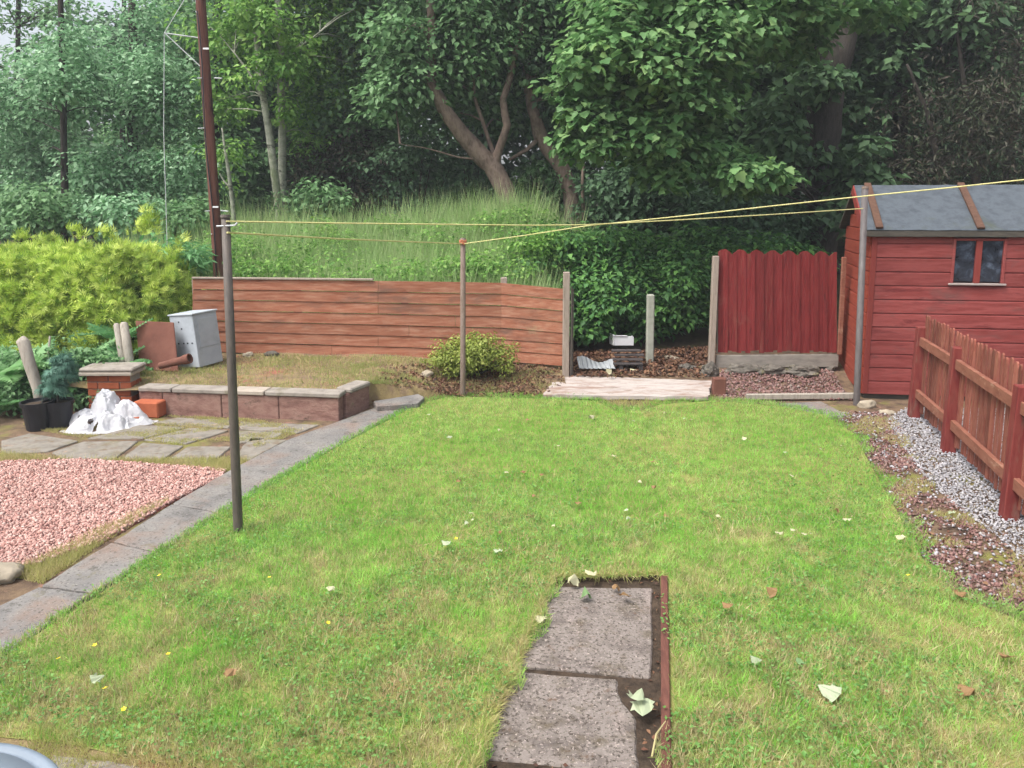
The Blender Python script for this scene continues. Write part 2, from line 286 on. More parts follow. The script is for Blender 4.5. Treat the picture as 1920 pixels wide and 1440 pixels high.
# ------------------------------------------------------------------ mesh helpers
class M:
    def __init__(s): s.v = []; s.f = []
    def add(s, vs, fs):
        b = len(s.v); s.v.extend([tuple(v) for v in vs]); s.f.extend([tuple(i + b for i in f) for f in fs]); return s
    def box(s, o, ux, uy, uz):
        o, ux, uy, uz = Vector(o), Vector(ux), Vector(uy), Vector(uz)
        c = [o, o + ux, o + ux + uy, o + uy]; c += [p + uz for p in c]
        fs = [(0, 3, 2, 1), (4, 5, 6, 7), (0, 1, 5, 4), (1, 2, 6, 5), (2, 3, 7, 6), (3, 0, 4, 7)]
        if ux.cross(uy).dot(uz) < 0: fs = [tuple(reversed(f)) for f in fs]
        return s.add(c, fs)
    def cbox(s, c, size, rz=0, rx=0, ry=0):
        m = Matrix.Rotation(rz, 3, 'Z') @ Matrix.Rotation(ry, 3, 'Y') @ Matrix.Rotation(rx, 3, 'X')
        ux, uy, uz = (m @ Vector((size[0], 0, 0)), m @ Vector((0, size[1], 0)), m @ Vector((0, 0, size[2])))
        return s.box(Vector(c) - (ux + uy + uz) / 2, ux, uy, uz)
    def prism(s, pts, z0, z1):
        n = len(pts); vs = [(p[0], p[1], z0) for p in pts] + [(p[0], p[1], z1) for p in pts]
        a = sum(pts[i][0] * pts[(i + 1) % n][1] - pts[(i + 1) % n][0] * pts[i][1] for i in range(n))
        fs = [tuple(range(n))[::-1], tuple(range(n, 2 * n))] + [(i, (i + 1) % n, n + (i + 1) % n, n + i) for i in range(n)]
        if a < 0: fs = [tuple(reversed(f)) for f in fs]
        return s.add(vs, fs)
    def tube(s, pts, rad, sides=8, cap=True, wob=0):
        pts = [Vector(p) for p in pts]; n = len(pts)
        if not hasattr(rad, '__len__'): rad = [rad] * n
        b = len(s.v); prev = None
        for i, p in enumerate(pts):
            d = (pts[min(i + 1, n - 1)] - pts[max(i - 1, 0)]).normalized()
            if prev is None:
                a = Vector((0, 0, 1)) if abs(d.z) < .9 else Vector((1, 0, 0)); u = d.cross(a).normalized()
            else: u = (prev - d * prev.dot(d)).normalized()
            prev = u; v = d.cross(u)
            for k in range(sides):
                an = 2 * pi * k / sides; r = rad[i]
                if wob: r *= 1 + wob * mnoise.noise(p * 3 + Vector((math.cos(an), math.sin(an), 0)) * 1.3)
                s.v.append(tuple(p + u * (math.cos(an) * r) + v * (math.sin(an) * r)))
        for i in range(n - 1):
            for k in range(sides):
                k2 = (k + 1) % sides
                s.f.append((b + i * sides + k, b + i * sides + k2, b + (i + 1) * sides + k2, b + (i + 1) * sides + k))
        if cap:
            s.f.append(tuple(b + k for k in range(sides))[::-1]); s.f.append(tuple(b + (n - 1) * sides + k for k in range(sides)))
        return s
    def lathe(s, c, prof, sides=24, sx=1, sy=1):
        c = Vector(c); b = len(s.v); n = len(prof)
        for r, z in prof:
            for k in range(sides):
                a = 2 * pi * k / sides; s.v.append((c.x + math.cos(a) * r * sx, c.y + math.sin(a) * r * sy, c.z + z))
        for i in range(n - 1):
            for k in range(sides):
                k2 = (k + 1) % sides; s.f.append((b + i * sides + k, b + i * sides + k2, b + (i + 1) * sides + k2, b + (i + 1) * sides + k))
        s.f.append(tuple(b + k for k in range(sides))[::-1]); s.f.append(tuple(b + (n - 1) * sides + k for k in range(sides)))
        return s
    def rock(s, c, r, seed=0, sub=2, flat=.7):
        bm = bmesh.new(); bmesh.ops.create_icosphere(bm, subdivisions=sub, radius=1)
        c = Vector(c); rr = Vector(r) if hasattr(r, '__len__') else Vector((r, r, r * flat))
        vs = []
        for v in bm.verts:
            k = 1 + .45 * mnoise.noise(v.co * 1.3 + Vector((seed * 3.7, seed, 0))) + .28 * mnoise.noise(v.co * 3 + Vector((seed, 0, 0))) + .12 * mnoise.noise(v.co * 7)
            vs.append(c + Vector((v.co.x * rr.x, v.co.y * rr.y, v.co.z * rr.z)) * k)
        bm.verts.index_update(); s.add(vs, [tuple(v.index for v in f.verts) for f in bm.faces]); bm.free(); return s

def parent_loc(p):
    l = Vector((0, 0, 0))
    while p is not None: l += p.location; p = p.parent
    return l
def finish(me, name, mat, parent, loc):
    me.materials.append(mat); o = bpy.data.objects.new(name, me); COL.objects.link(o)
    if parent is not None: o.parent = parent
    o.location = Vector(loc) - (parent_loc(parent) if parent is not None else Vector((0, 0, 0)))
    return o
def build(name, m, mat, parent=None, loc=None, bevel=0, smooth=False, seg=1):
    if loc is None: loc = parent_loc(parent) if parent is not None else Vector((0, 0, 0))
    loc = Vector(loc); me = bpy.data.meshes.new(name)
    me.from_pydata([(v[0] - loc.x, v[1] - loc.y, v[2] - loc.z) for v in m.v], [], m.f); me.update()
    if bevel:
        bm = bmesh.new(); bm.from_mesh(me)
        bmesh.ops.bevel(bm, geom=[e for e in bm.edges if e.is_manifold and e.calc_face_angle(0) > .5], offset=bevel, segments=seg, affect='EDGES', clamp_overlap=True)
        bm.to_mesh(me); bm.free()
    if smooth:
        me.polygons.foreach_set('use_smooth', [True] * len(me.polygons))
    return finish(me, name, mat, parent, loc)
def tag(o, label=None, cat=None, group=None, kind=None):
    if label: o['label'] = label
    if cat: o['category'] = cat
    if group: o['group'] = group
    if kind: o['kind'] = kind
    return o
def thing(name, label, cat, loc, group=None):
    o = bpy.data.objects.new(name, None); COL.objects.link(o); o.location = loc; o.empty_display_size = .2
    return tag(o, label, cat, group)
def base_of(m):
    a = np.array(m.v); return Vector((a[:, 0].mean(), a[:, 1].mean(), a[:, 2].min()))
def solo(name, m, mat, label, cat, group=None, bevel=0, smooth=False, seg=1):
    return tag(build(name, m, mat, None, base_of(m), bevel, smooth, seg), label, cat, group)
def struct(name, m, mat, **k): return tag(build(name, m, mat, None, (0, 0, 0), **k), kind='structure')

# numpy instancing -> ONE mesh
def unit(a): return a / np.maximum(np.linalg.norm(a, axis=-1, keepdims=True), 1e-9)
def frames(nrm, tip):
    z = unit(nrm); y = tip - z * (tip * z).sum(-1, keepdims=True); y = unit(y); x = np.cross(y, z)
    return np.stack([x, y, z], axis=-1)       # columns
class NM:
    def __init__(s): s.V = []; s.L = []; s.N = []; s.nv = 0
    def inst(s, tv, tf, Rm, pos, scale):
        tv = np.asarray(tv, float); n = len(pos); k = len(tv)
        sc = np.asarray(scale, float); sc = sc[:, None] if sc.ndim == 1 else sc
        loc = tv[None] * (sc[:, None, :] if sc.shape[-1] == 3 else sc[:, None, :])
        v = np.einsum('nij,nkj->nki', Rm, loc) + pos[:, None]
        s.V.append(v.reshape(-1, 3))
        fl = np.concatenate([np.array(f) for f in tf]); fn = np.array([len(f) for f in tf])
        s.L.append(((np.arange(n) * k)[:, None] + fl[None] + s.nv).ravel()); s.N.append(np.tile(fn, n)); s.nv += n * k
        return s
    def raw(s, v, f):
        s.V.append(np.asarray(v, float)); s.L.append(np.concatenate([np.array(x) for x in f]) + s.nv); s.N.append(np.array([len(x) for x in f])); s.nv += len(v); return s
    def build(s, name, mat, parent=None, loc=None, smooth=False):
        if loc is None: loc = parent_loc(parent) if parent is not None else Vector((0, 0, 0))
        V = np.concatenate(s.V) - np.array(loc); L = np.concatenate(s.L).astype(np.int32); N = np.concatenate(s.N).astype(np.int32)
        me = bpy.data.meshes.new(name); me.vertices.add(len(V)); me.vertices.foreach_set('co', V.astype(np.float32).ravel())
        me.loops.add(len(L)); me.loops.foreach_set('vertex_index', L)
        me.polygons.add(len(N)); st = np.concatenate([[0], np.cumsum(N)[:-1]]).astype(np.int32)
        me.polygons.foreach_set('loop_start', st); me.polygons.foreach_set('loop_total', N)
        if smooth: me.polygons.foreach_set('use_smooth', np.ones(len(N), bool))
        me.update(calc_edges=True)
        return finish(me, name, mat, parent, loc)

LEAF = ([(0, 0, 0), (.3, .42, .09), (0, 1, -.1), (-.3, .42, .09)], [(0, 1, 2), (0, 2, 3)])
NARROW = ([(0, 0, 0), (.14, .4, .05), (0, 1, -.12), (-.14, .4, .05)], [(0, 1, 2), (0, 2, 3)])
def lobed():
    h = [(0, .0), (.22, .02), (.47, .13), (.42, .31), (.53, .56), (.33, .56), (.2, .79), (0, 1.0)]
    v = [(x, y, .22 * abs(x) - .18 * y * y) for x, y in h] + [(-x, y, .22 * abs(x) - .18 * y * y) for x, y in h[1:-1]]
    n = len(h); r = tuple(range(n)); l = (0, n - 1) + tuple(range(2 * n - 3, n - 1, -1))
    return v, [r, l]
LOBED = lobed()
def spray():
    v = []; f = []
    for i, (a, l, w_) in enumerate([(-.75, .6, .04), (-.38, .8, .045), (0, 1, .05), (.38, .8, .045), (.75, .6, .04)]):
        dx, dy = math.sin(a), math.cos(a); b = len(v); ox, oy = 0, .1 * i / 5
        v += [(ox, oy, 0), (dx * l * .5 + dy * w_, dy * l * .5 - dx * w_, .06), (dx * l, dy * l, -.1 * l), (dx * l * .5 - dy * w_, dy * l * .5 + dx * w_, .06)]
        f += [(b, b + 1, b + 2, b + 3)]
    v[0] = (0, 0, 0)
    # join to one island through the shared root
    v2 = [(0, 0, 0)]; f2 = []
    for i in range(5):
        q = v[4 * i + 1: 4 * i + 4]; b = len(v2); v2 += q; f2.append((0, b, b + 1, b + 2))
    return v2, f2
SPRAY = spray()

def clumps(regions, seed, flat=.75, up=.7, droop=.3, jit=.6):
    """regions: (cx,cy,cz, rx,ry,rz, n clumps, clump radius, leaves per clump) -> leaf positions and frames, clump centres"""
    g = np.random.default_rng(seed); Ps = []; Ns = []; Ts = []; Cs = []
    for (cx, cy, cz, rx, ry, rz, nc, cr, nl) in regions:
        d = unit(g.normal(size=(nc, 3))); rad = g.random(nc) ** .42
        c = np.array([cx, cy, cz]) + d * rad[:, None] * np.array([rx, ry, rz]); Cs.append(c)
        crs = cr * (.55 + .8 * g.random(nc)); kk = np.maximum(4, (nl * (crs / cr) ** 2)).astype(int)
        idx = np.repeat(np.arange(nc), kk); n = len(idx)
        e = unit(g.normal(size=(n, 3))); rr = crs[idx] * (.25 + .8 * g.random(n) ** .6)
        off = e * rr[:, None]; off[:, 2] *= flat
        # each clump stretches along its own direction, like a leafy twig
        ax = unit(g.normal(size=(nc, 3)) * np.array([1, 1, .35]))[idx]
        off += ax * ((off * ax).sum(1, keepdims=True)) * .55
        Ps.append(c[idx] + off); Ns.append(unit(e * .5 + np.array([0, 0, up]) + g.normal(size=(n, 3)) * jit * .6))
        Ts.append(e * np.array([1, 1, .3]) + g.normal(size=(n, 3)) * .5 + np.array([0, 0, -droop]))
    return np.concatenate(Ps), frames(np.concatenate(Ns), np.concatenate(Ts)), np.concatenate(Cs)

def inpoly(x, y, poly):
    r = np.zeros(len(x), bool); n = len(poly); j = n - 1
    for i in range(n):
        xi, yi = poly[i][0], poly[i][1]; xj, yj = poly[j][0], poly[j][1]
        c = ((yi > y) != (yj > y)) & (x < (xj - xi) * (y - yi) / ((yj - yi) or 1e-9) + xi); r ^= c; j = i
    return r
def sample_poly(poly, n, g, holes=(), weight=None):
    a = np.array([(p[0], p[1]) for p in poly]); lo, hi = a.min(0), a.max(0); X = []; Y = []; k = 0
    while k < n:
        x = lo[0] + g.random(n * 2) * (hi[0] - lo[0]); y = lo[1] + g.random(n * 2) * (hi[1] - lo[1])
        ok = inpoly(x, y, poly)
        for h in holes: ok &= ~inpoly(x, y, h)
        if weight is not None: ok &= g.random(len(x)) < weight(x, y)
        X.append(x[ok]); Y.append(y[ok]); k += ok.sum()
    return np.concatenate(X)[:n], np.concatenate(Y)[:n]
def gp(pts, z=0.): return [G(x, y, z) for x, y in pts]

# ------------------------------------------------------------------ terrain
def sstep(a, b, x):
    t_ = min(1, max(0, (x - a) / (b - a))); return t_ * t_ * (3 - 2 * t_)
def hgt(x, y):
    z = .13 * sstep(8.3, 9.6, y)
    s = 9.75 + 1.0 * sstep(.2, 1.0, x)
    z += 1.15 * sstep(s, s + 4.0, y) + .25 * sstep(-1.2, .4, x) * (1 - sstep(.6, 2.0, x)) * sstep(10.5, 13, y)
    z += .03 * max(0, y - 15)
    if y > 9.9: z += .12 * mnoise.noise(Vector((x * .6, y * .6, 0)))
    return z
def axis(segs):
    out = []
    for a, b, n in segs: out += [a + (b - a) * i / n for i in range(n)]
    return out + [segs[-1][1]]
xs = axis([(-90, -14, 8), (-14, 14, 90), (14, 90, 8)]); ys = axis([(-12, 8, 12), (8, 16, 60), (16, 30, 14), (30, 140, 8)])
m = M(); m.v = [(x, y, hgt(x, y)) for y in ys for x in xs]; nx = len(xs)
m.f = [(j * nx + i, j * nx + i + 1, (j + 1) * nx + i + 1, (j + 1) * nx + i) for j in range(len(ys) - 1) for i in range(nx - 1)]
t = NT('ground_soil'); pv = t.coord((1, 1, 1), True); f = t.noise(pv, 5, 8, .65)
c = t.ramp(f, [(.28, hexc('#3b2f28')), (.45, hexc('#5f4f42')), (.6, hexc('#76634f')), (.75, hexc('#6c5c46'))])
c = t.mix(t.mrange(t.noise(pv, 2.2, 6), .54, .68), c, hexc('#77763f')); c = t.mix(t.mrange(t.noise(pv, 9, 6), .58, .7), c, hexc('#8a6a5c'))
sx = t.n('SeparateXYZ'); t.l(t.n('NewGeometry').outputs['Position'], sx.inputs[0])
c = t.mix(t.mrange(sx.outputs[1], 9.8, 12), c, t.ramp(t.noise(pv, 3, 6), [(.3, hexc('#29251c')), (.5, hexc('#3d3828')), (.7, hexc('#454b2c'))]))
MT['ground'] = t.done(t.principled(c, .95, t.bump(t.noise(pv, 30, 8, .7), .8, .02), .2))
struct('ground', m, MT['ground'], smooth=True)

# ------------------------------------------------------------------ lawn
LAWN_PX = [(0, 1237), (60, 1195), (180, 1118), (300, 1040), (360, 1000), (420, 963), (535, 893), (625, 842), (720, 792), (785, 757), (840, 744), (930, 745), (1050, 748),
           (1120, 752), (1150, 768), (1200, 770), (1240, 758), (1330, 752), (1460, 760), (1545, 778), (1600, 812), (1640, 885), (1680, 955), (1725, 1040), (1795, 1118), (1960, 1180)]
LZ = .035
lawn = gp(LAWN_PX, LZ)
lawn_bottom = [G(2050, 1300, LZ), Vector((2.6, 1.2, LZ)), Vector((-.9, 1.2, LZ)), G(640, 1475, LZ), G(440, 1446, LZ), G(280, 1428, LZ), G(130, 1395, LZ), G(-40, 1378, LZ), G(-160, 1340, LZ)]
lawn = lawn + lawn_bottom
HOLE_PX = [(1036, 1082), (1238, 1078), (1241, 1200), (1242, 1330), (1242, 1445), (1243, 1560), (845, 1560), (893, 1445), (932, 1330), (964, 1262), (998, 1180)]
hole = gp(HOLE_PX, LZ)
bm = bmesh.new()
def loop(pts):
    vs = [bm.verts.new((p[0], p[1], LZ)) for p in pts]
    return [bm.edges.new((vs[i], vs[(i + 1) % len(vs)])) for i in range(len(vs))]
ed = loop(lawn) + loop(hole)
bmesh.ops.triangle_fill(bm, use_beauty=True, use_dissolve=False, edges=ed)
bm.verts.index_update(); m = M()
m.v = [tuple(v.co) for v in bm.verts]; m.f = [tuple(v.index for v in f.verts) for f in bm.faces]; bm.free()
cx0, cy0 = hole[0][0], hole[0][1]
struct('lawn', m, MT['lawnsoil'])
# cut edge of the turf round the slabs: a thin soil rim
m = M(); n = len(hole)
for i in range(n):
    a, b_ = hole[i], hole[(i + 1) % n]; m.add([(a[0], a[1], LZ - .001), (b_[0], b_[1], LZ - .001), (b_[0], b_[1], -.03), (a[0], a[1], -.03)], [(0, 1, 2, 3)])
struct('turf_edge', m, MT['darksoil'])

def blades(poly, n, seed, hmin, hmax, wid, holes=(), lean=.6, z0=LZ, weight=None, zf=None, tall=False, wander=False):
    g = np.random.default_rng(seed); x, y = sample_poly(poly, n, g, holes, weight)
    if wander: x = x + (x > 1.3) * (.07 * np.sin(y * 7) + .05 * np.sin(y * 17 + 1) + .05 * g.normal(size=n))
    z = np.full(n, z0) if zf is None else zf(x, y)
    h = hmin + (hmax - hmin) * g.random(n) ** 1.5
    az = g.random(n) * 2 * pi; ln = lean * g.random(n) ** .7
    tip = np.stack([np.cos(az) * ln, np.sin(az) * ln, np.sqrt(np.maximum(.05, 1 - ln ** 2))], 1)
    nr = np.stack([np.cos(az + 1.57 + g.normal(size=n)), np.sin(az + 1.57 + g.normal(size=n)), np.zeros(n)], 1)
    nm = NM()
    if tall:
        tv = [(-.5, 0, 0), (.5, 0, 0), (.42, .5, .04), (-.42, .5, .04), (0, 1, .16)]; tf = [(0, 1, 2, 3), (3, 2, 4)]
    else:
        tv = [(-.5, 0, 0), (.5, 0, 0), (0, 1, .12)]; tf = [(0, 1, 2)]
    ws = wid * (.6 + .8 * g.random(n))
    nm.inst(tv, tf, frames(nr, tip), np.stack([x, y, z - .005], 1), np.stack([ws, h, h], 1)); return nm
hc = sum(hole[:8], Vector()) / 8
hole_in = []
for i in range(len(hole)):
    for k in range(8):
        q = hole[i].lerp(hole[(i + 1) % len(hole)], k / 8); dq = (hc - q); j_ = .018 + .045 * (mnoise.noise(q * 5) + .4) * (1.6 if q.x < hc.x - .1 else .5)
        hole_in.append(q + Vector((.05, 0, 0)) if q.x > hc.x + .2 and i in (1, 2, 3, 4) else q + Vector((1 if dq.x > 0 else -1, .6 if dq.y > 0 else -.6, 0)) * max(0, j_))
lawn_out = gp([(p[0], p[1] - 2) for p in LAWN_PX]) + lawn_bottom
def lw(x, y):   # thinner where it is worn, thicker near the camera where blades show
    w_ = np.clip(1.25 - (y - 2.3) * .16, .38, 1)
    nz = np.sin(x * 2.1 + 1.3 * np.sin(y * 1.7)) * np.sin(y * 2.6 + 1.1 * np.sin(x * 1.9))
    return w_ * np.clip(.85 + .35 * nz, .45, 1)
nm = blades(lawn_out, 330000, 5, .016, .052, .0048, [hole_in], .85, LZ, lw, wander=True)
# clover and broad leaved weeds
g = np.random.default_rng(8); n = 26000
x, y = sample_poly(lawn_out, n, g, [hole], lambda x, y: np.clip(1.1 - (y - 2.3) * .22, .12, 1) * (np.sin(x * 3 + 2 * np.sin(y * 2)) * np.sin(y * 3.3) > -.1))
nr = unit(g.normal(size=(n, 3)) * .35 + np.array([0, 0, 1])); tp = g.normal(size=(n, 3))
nmc = blades(lawn_out, 34000, 6, .03, .085, .0062, [hole_in], .95, LZ, lambda x, y: np.clip(1.5 - (y - 1.8) * .38, .03, 1) * ((np.sin(x * 9 + 3 * np.sin(y * 5)) * np.sin(y * 11 + 2 * np.sin(x * 6))) > -.25))
for v_, l_, n_ in zip(nmc.V, nmc.L, nmc.N): nm.V.append(v_); nm.L.append(l_ + nm.nv); nm.N.append(n_); nm.nv += len(v_)
tag(nm.build('grass', MT['lawn']), kind='stuff')
tag(blades(lawn_out, 16000, 7, .03, .075, .0045, [hole_in], .98, LZ + .006, lambda x, y: np.clip(1.4 - (y - 1.8) * .34, .02, 1) * ((np.sin(x * 4 + 2 * np.sin(y * 3)) * np.sin(y * 6 + 2 * np.sin(x * 3))) > .1)).build('dead_grass', MT['straw']), kind='stuff')
tag(NM().inst(LEAF[0], LEAF[1], frames(nr, tp), np.stack([x, y, LZ + .008 + .03 * g.random(n)], 1), .009 + .017 * g.random(n)).build('clover', MT['clover']), kind='stuff')
# longer strawy grass leaning over the cut edge round the slabs
n = 4200; ei = np.where(g.random(n) < .25, 0, 7 + g.integers(0, 4, n)); ha = np.array([tuple(p) for p in hole]); hb_ = np.roll(ha, -1, 0); tt = g.random(n)
pos = ha[ei] * (1 - tt[:, None]) + hb_[ei] * tt[:, None]; inn = unit(np.array(hc)[None] * np.array([1, 1, 0]) - pos * np.array([1, 1, 0])) ; inn[:, 1] *= .4
pos = pos - inn * (.05 * g.random(n))[:, None]; pos[:, 2] = LZ
tipd = inn * (.5 + g.random(n))[:, None] + g.normal(size=(n, 3)) * .5 + np.array([0, 0, .45]); tipd[:, 2] = np.abs(tipd[:, 2])
tag(NM().inst([(-.5, 0, 0), (.5, 0, 0), (0, 1, .12)], [(0, 1, 2)], frames(g.normal(size=(n, 3)) + np.array([0, 0, .6]), tipd), pos, np.stack([.004 + 0 * tt, .03 + .045 * g.random(n), .04 + 0 * tt], 1)).build('edge_grass', MT['drygrass']), kind='stuff')

# ------------------------------------------------------------------ paving
def slab(px, z, th, mat, label, group, name='paving_slab', shrink=.012, tilt=0, bev=.006):
    pts = gp(px, z); c = sum(pts, Vector()) / len(pts)
    pts = [c + (p - c) * (1 - shrink / max(.05, (p - c).length)) for p in pts]
    # subdivided, chipped outline
    out = []
    for i in range(len(pts)):
        a, b_ = pts[i], pts[(i + 1) % len(pts)]
        for k in range(6):
            q = a.lerp(b_, k / 6); q = q + Vector((random.uniform(-1, 1), random.uniform(-1, 1), 0)) * .005; out.append(q)
    m = M().prism(out, z - th, z)
    if tilt:
        m.v = [(v[0], v[1], v[2] + (v[0] - c.x) * tilt) for v in m.v]
    return solo(name, m, mat, label, 'paving slab', group, bevel=bev)
PL = [(-170, 1215), (75, 1098), (208, 1016), (322, 944), (432, 880), (535, 826), (632, 790), (700, 765)]
PR = [(-60, 1275), (176, 1111), (300, 1037), (418, 962), (533, 891), (622, 841), (716, 791), (786, 756)]
plab = ['grey path slab at the bottom left corner, below the dark joint', 'long grey path slab beside the pale boulder and gravel edge', 'grey path slab beside the red gravel, just left of the dark pole foot',
        'grey path slab crossed by the dark clothes pole', 'pinkish grey path slab right of the dark clothes pole', 'worn path slab just before the raised bed corner', 'farthest path slab, beside the end of the raised bed wall']
for i in range(7):
    slab([PL[i], PL[i + 1], PR[i + 1], PR[i]], .03, .06, MT['slabpath'], plab[i], 'slabs of the garden path', shrink=.014 if i in (0, 2) else .006)
# patio of mossy slabs
patio = [([(0, 826), (55, 812), (150, 826), (92, 846), (0, 852)], 'mossy slab in front of the two black pots'),
         ([(95, 848), (155, 827), (262, 826), (215, 862), (120, 862)], 'mossy slab in front of the white plastic bag'),
         ([(160, 822), (262, 796), (352, 800), (268, 822)], 'pale mossy slab just right of the white bag'),
         ([(268, 824), (356, 801), (432, 806), (350, 832)], 'pale grey mossy slab left of the dark pole, near the stone wall'),
         ([(222, 860), (268, 829), (346, 835), (300, 864)], 'dark mossy slab at the edge of the red gravel'),
         ([(306, 866), (352, 836), (436, 836), (392, 872)], 'grey slab left of the dark pole with moss at its edge'),
         ([(440, 806), (536, 810), (520, 820), (440, 832)], 'brownish slab behind the dark pole, in front of the stone wall'),
         ([(452, 836), (470, 820), (540, 824), (470, 862), (440, 862)], 'pitted pinkish slab right beside the dark pole'),
         ([(286, 792), (330, 782), (440, 787), (430, 802), (350, 798)], 'thin strip of slab along the foot of the stone wall'),
         ([(448, 790), (600, 796), (560, 812), (448, 804)], 'long mossy slab at the wall foot right of the dark pole')]
for px, lb in patio: slab(px, .012, .05, MT['slabmossy'], lb, 'mossy patio slabs', shrink=.012)
slab([(698, 752), (786, 738), (798, 744), (786, 756), (705, 762)], .085, .09, MT['slabpath'], 'grey step slab at the far end of the path', 'steps and odd slabs')
slab([(1458, 756), (1540, 752), (1590, 778), (1520, 786)], .03, .05, MT['slabpath'], 'grey slab at the back lawn corner near the shed', 'steps and odd slabs')
slab([(95, 1412), (262, 1428), (420, 1520), (40, 1520)], .04, .05, MT['slabmossy'], 'half buried grey slab at the bottom left, below the lawn', 'steps and odd slabs')
# two slabs set in the lawn
slab([(1030, 1098), (1226, 1100), (1225, 1272), (962, 1248)], .018, .05, MT['slabpink'], 'upper stained slab set in the lawn, with leaves on it', 'slabs sunk in the lawn', tilt=-.01, bev=.008)
slab([(962, 1256), (1160, 1270), (1164, 1300), (1200, 1352), (1200, 1450), (895, 1424)], .012, .05, MT['slabpink'], 'lower stained slab set in the lawn with a broken corner', 'slabs sunk in the lawn', bev=.008)
slab([(890, 1440), (1200, 1462), (1200, 1600), (830, 1580)], .008, .05, MT['slabpink'], 'slab at the bottom edge below the broken slab', 'slabs sunk in the lawn', bev=.008)
m = M(); m.prism([G(x, y, .0) for x, y in HOLE_PX], -.05, .003); struct('slab_bed_soil', m, MT['darksoil'])
a, b_ = G(1239, 1082, .045), G(1240, 1520, .045); d = (b_ - a); u = Vector((.038, 0, 0))
solo('edging_board', M().box(a - Vector((0.0, 0, .07)), u, d, (0, 0, .08)), MT['edging'], 'thin red brown edging board along the slabs in the lawn', 'edging board', bevel=.004)

# ------------------------------------------------------------------ gravel
def stones(poly, n, seed, r0, r1, z, mat, name, layers=.012, weight=None, holes=(), zf=None):
    g = np.random.default_rng(seed); x, y = sample_poly(poly, n, g, holes, weight)
    tv = [(1, 0, 0), (-.9, .15, .1), (.1, 1, 0), (-.1, -.9, .1), (.15, .1, .75), (0, 0, -.6), (.6, .6, .4), (-.55, -.5, .45)]
    tf = [(0, 6, 4), (6, 2, 4), (2, 1, 4), (1, 7, 4), (7, 3, 4), (3, 0, 4), (0, 2, 6), (1, 3, 7), (2, 0, 5), (1, 2, 5), (3, 1, 5), (0, 3, 5)]
    nr = unit(g.normal(size=(n, 3)) * .5 + np.array([0, 0, 1])); zz = (np.full(n, z) if zf is None else zf(x, y)) + layers * g.random(n)
    s = (r0 + (r1 - r0) * g.random(n) ** 2)[:, None] * (.7 + .6 * g.random((n, 3)))
    return tag(NM().inst(tv, tf, frames(nr, g.normal(size=(n, 3))), np.stack([x, y, zz], 1), s).build(name, mat), kind='stuff')
red = gp([(-120, 872), (0, 868), (150, 864), (280, 872), (360, 878), (425, 884), (418, 895), (330, 940), (205, 1012), (75, 1060), (20, 1066), (-160, 1090)])
m = M().prism([(p[0], p[1]) for p in red], -.04, .006); struct('gravel_bed', m, surf('gravel_bed_red', ['#7a4740', '#9a6058', '#a9726a'], 40, bump=.8, bscale=60, world=True))
stones(red, 40000, 3, .005, .018, .006, MT['redgravel'], 'gravel', .016)
white = gp([(1660, 790), (1700, 766), (1960, 770), (2300, 860), (2300, 1120), (1930, 1062), (1870, 1010), (1800, 960), (1740, 905), (1700, 850)])
stones(white, 30000, 4, .006, .014, .004, MT['whitegravel'], 'white_gravel', .018)
strip = gp([(1560, 775), (1660, 775), (1690, 800), (1740, 900), (1860, 1005), (1960, 1075), (2000, 1160), (1900, 1150), (1795, 1118), (1725, 1040), (1680, 955), (1640, 885), (1600, 812)])
stones(strip, 6500, 5, .004, .017, .003, MT['redchips'], 'red_chippings', .01, weight=lambda x, y: np.clip(.55 + .6 * np.sin(x * 8 + 2 * np.sin(y * 5)) * np.sin(y * 9), .08, 1))
stones(strip + [], 500, 15, .008, .018, .006, MT['whitegravel'], 'scattered_white_gravel', .012)
bedr = gp([(1345, 742), (1350, 702), (1560, 700), (1600, 742)], .06)
stones(bedr, 3500, 6, .008, .022, .04, MT['redchips'], 'red_chipping_bed', .015, zf=lambda x, y: np.array([hgt(a, b) for a, b in zip(x, y)]) + .01)
# dry grass and moss at the edges of the paving and on the bed
edge1 = gp([(0, 852), (120, 862), (300, 864), (440, 862), (470, 868), (420, 890), (330, 876), (150, 862), (0, 868)])
edge2 = gp([(10, 1075), (60, 1092), (80, 1096), (200, 1016), (320, 942), (300, 945), (180, 1000), (80, 1050)])
edge3 = gp([(0, 792), (60, 806), (150, 822), (260, 822), (440, 860), (560, 812), (600, 792), (290, 780), (250, 800), (130, 806)])
nm = blades(edge1, 9000, 21, .015, .07, .005, lean=.9, z0=.005); nm2 = blades(edge2, 5000, 22, .02, .08, .004, lean=.9, z0=.005)
nm3 = blades(edge3, 17000, 23, .008, .035, .005, lean=.97, z0=.01, weight=lambda x, y: (np.sin(x * 5 + 2 * np.sin(y * 6)) * np.sin(y * 7 + x) > .0) * 1.0 * (.3 + .7 * (np.sin(x * 17) * np.sin(y * 21) > 0)))
edge4 = gp(LAWN_PX[9:19]) + gp([(1330, 745), (1200, 752), (1050, 742), (930, 738), (820, 738)])
nm4 = blades(edge4, 4200, 24, .02, .085, .005, lean=.9, z0=.0)
for q in (nm2, nm3, nm4):
    for v_, l_, n_ in zip(q.V, q.L, q.N): nm.V.append(v_); nm.L.append(l_ + nm.nv); nm.N.append(n_); nm.nv += len(v_)
m = M().prism([(q.x, q.y) for q in [G(-200, 1310), G(0, 1366), G(130, 1384), G(280, 1414), G(440, 1434), G(700, 1468), G(600, 1600), G(200, 1600), G(-250, 1500)]], -.03, .031); struct('worn_soil', m, MT['bedsoil'])
edge5 = [G(-160, 1335), G(0, 1372), G(130, 1390), G(280, 1420), G(440, 1440), G(700, 1475), G(600, 1560), G(200, 1560), G(-200, 1480)]
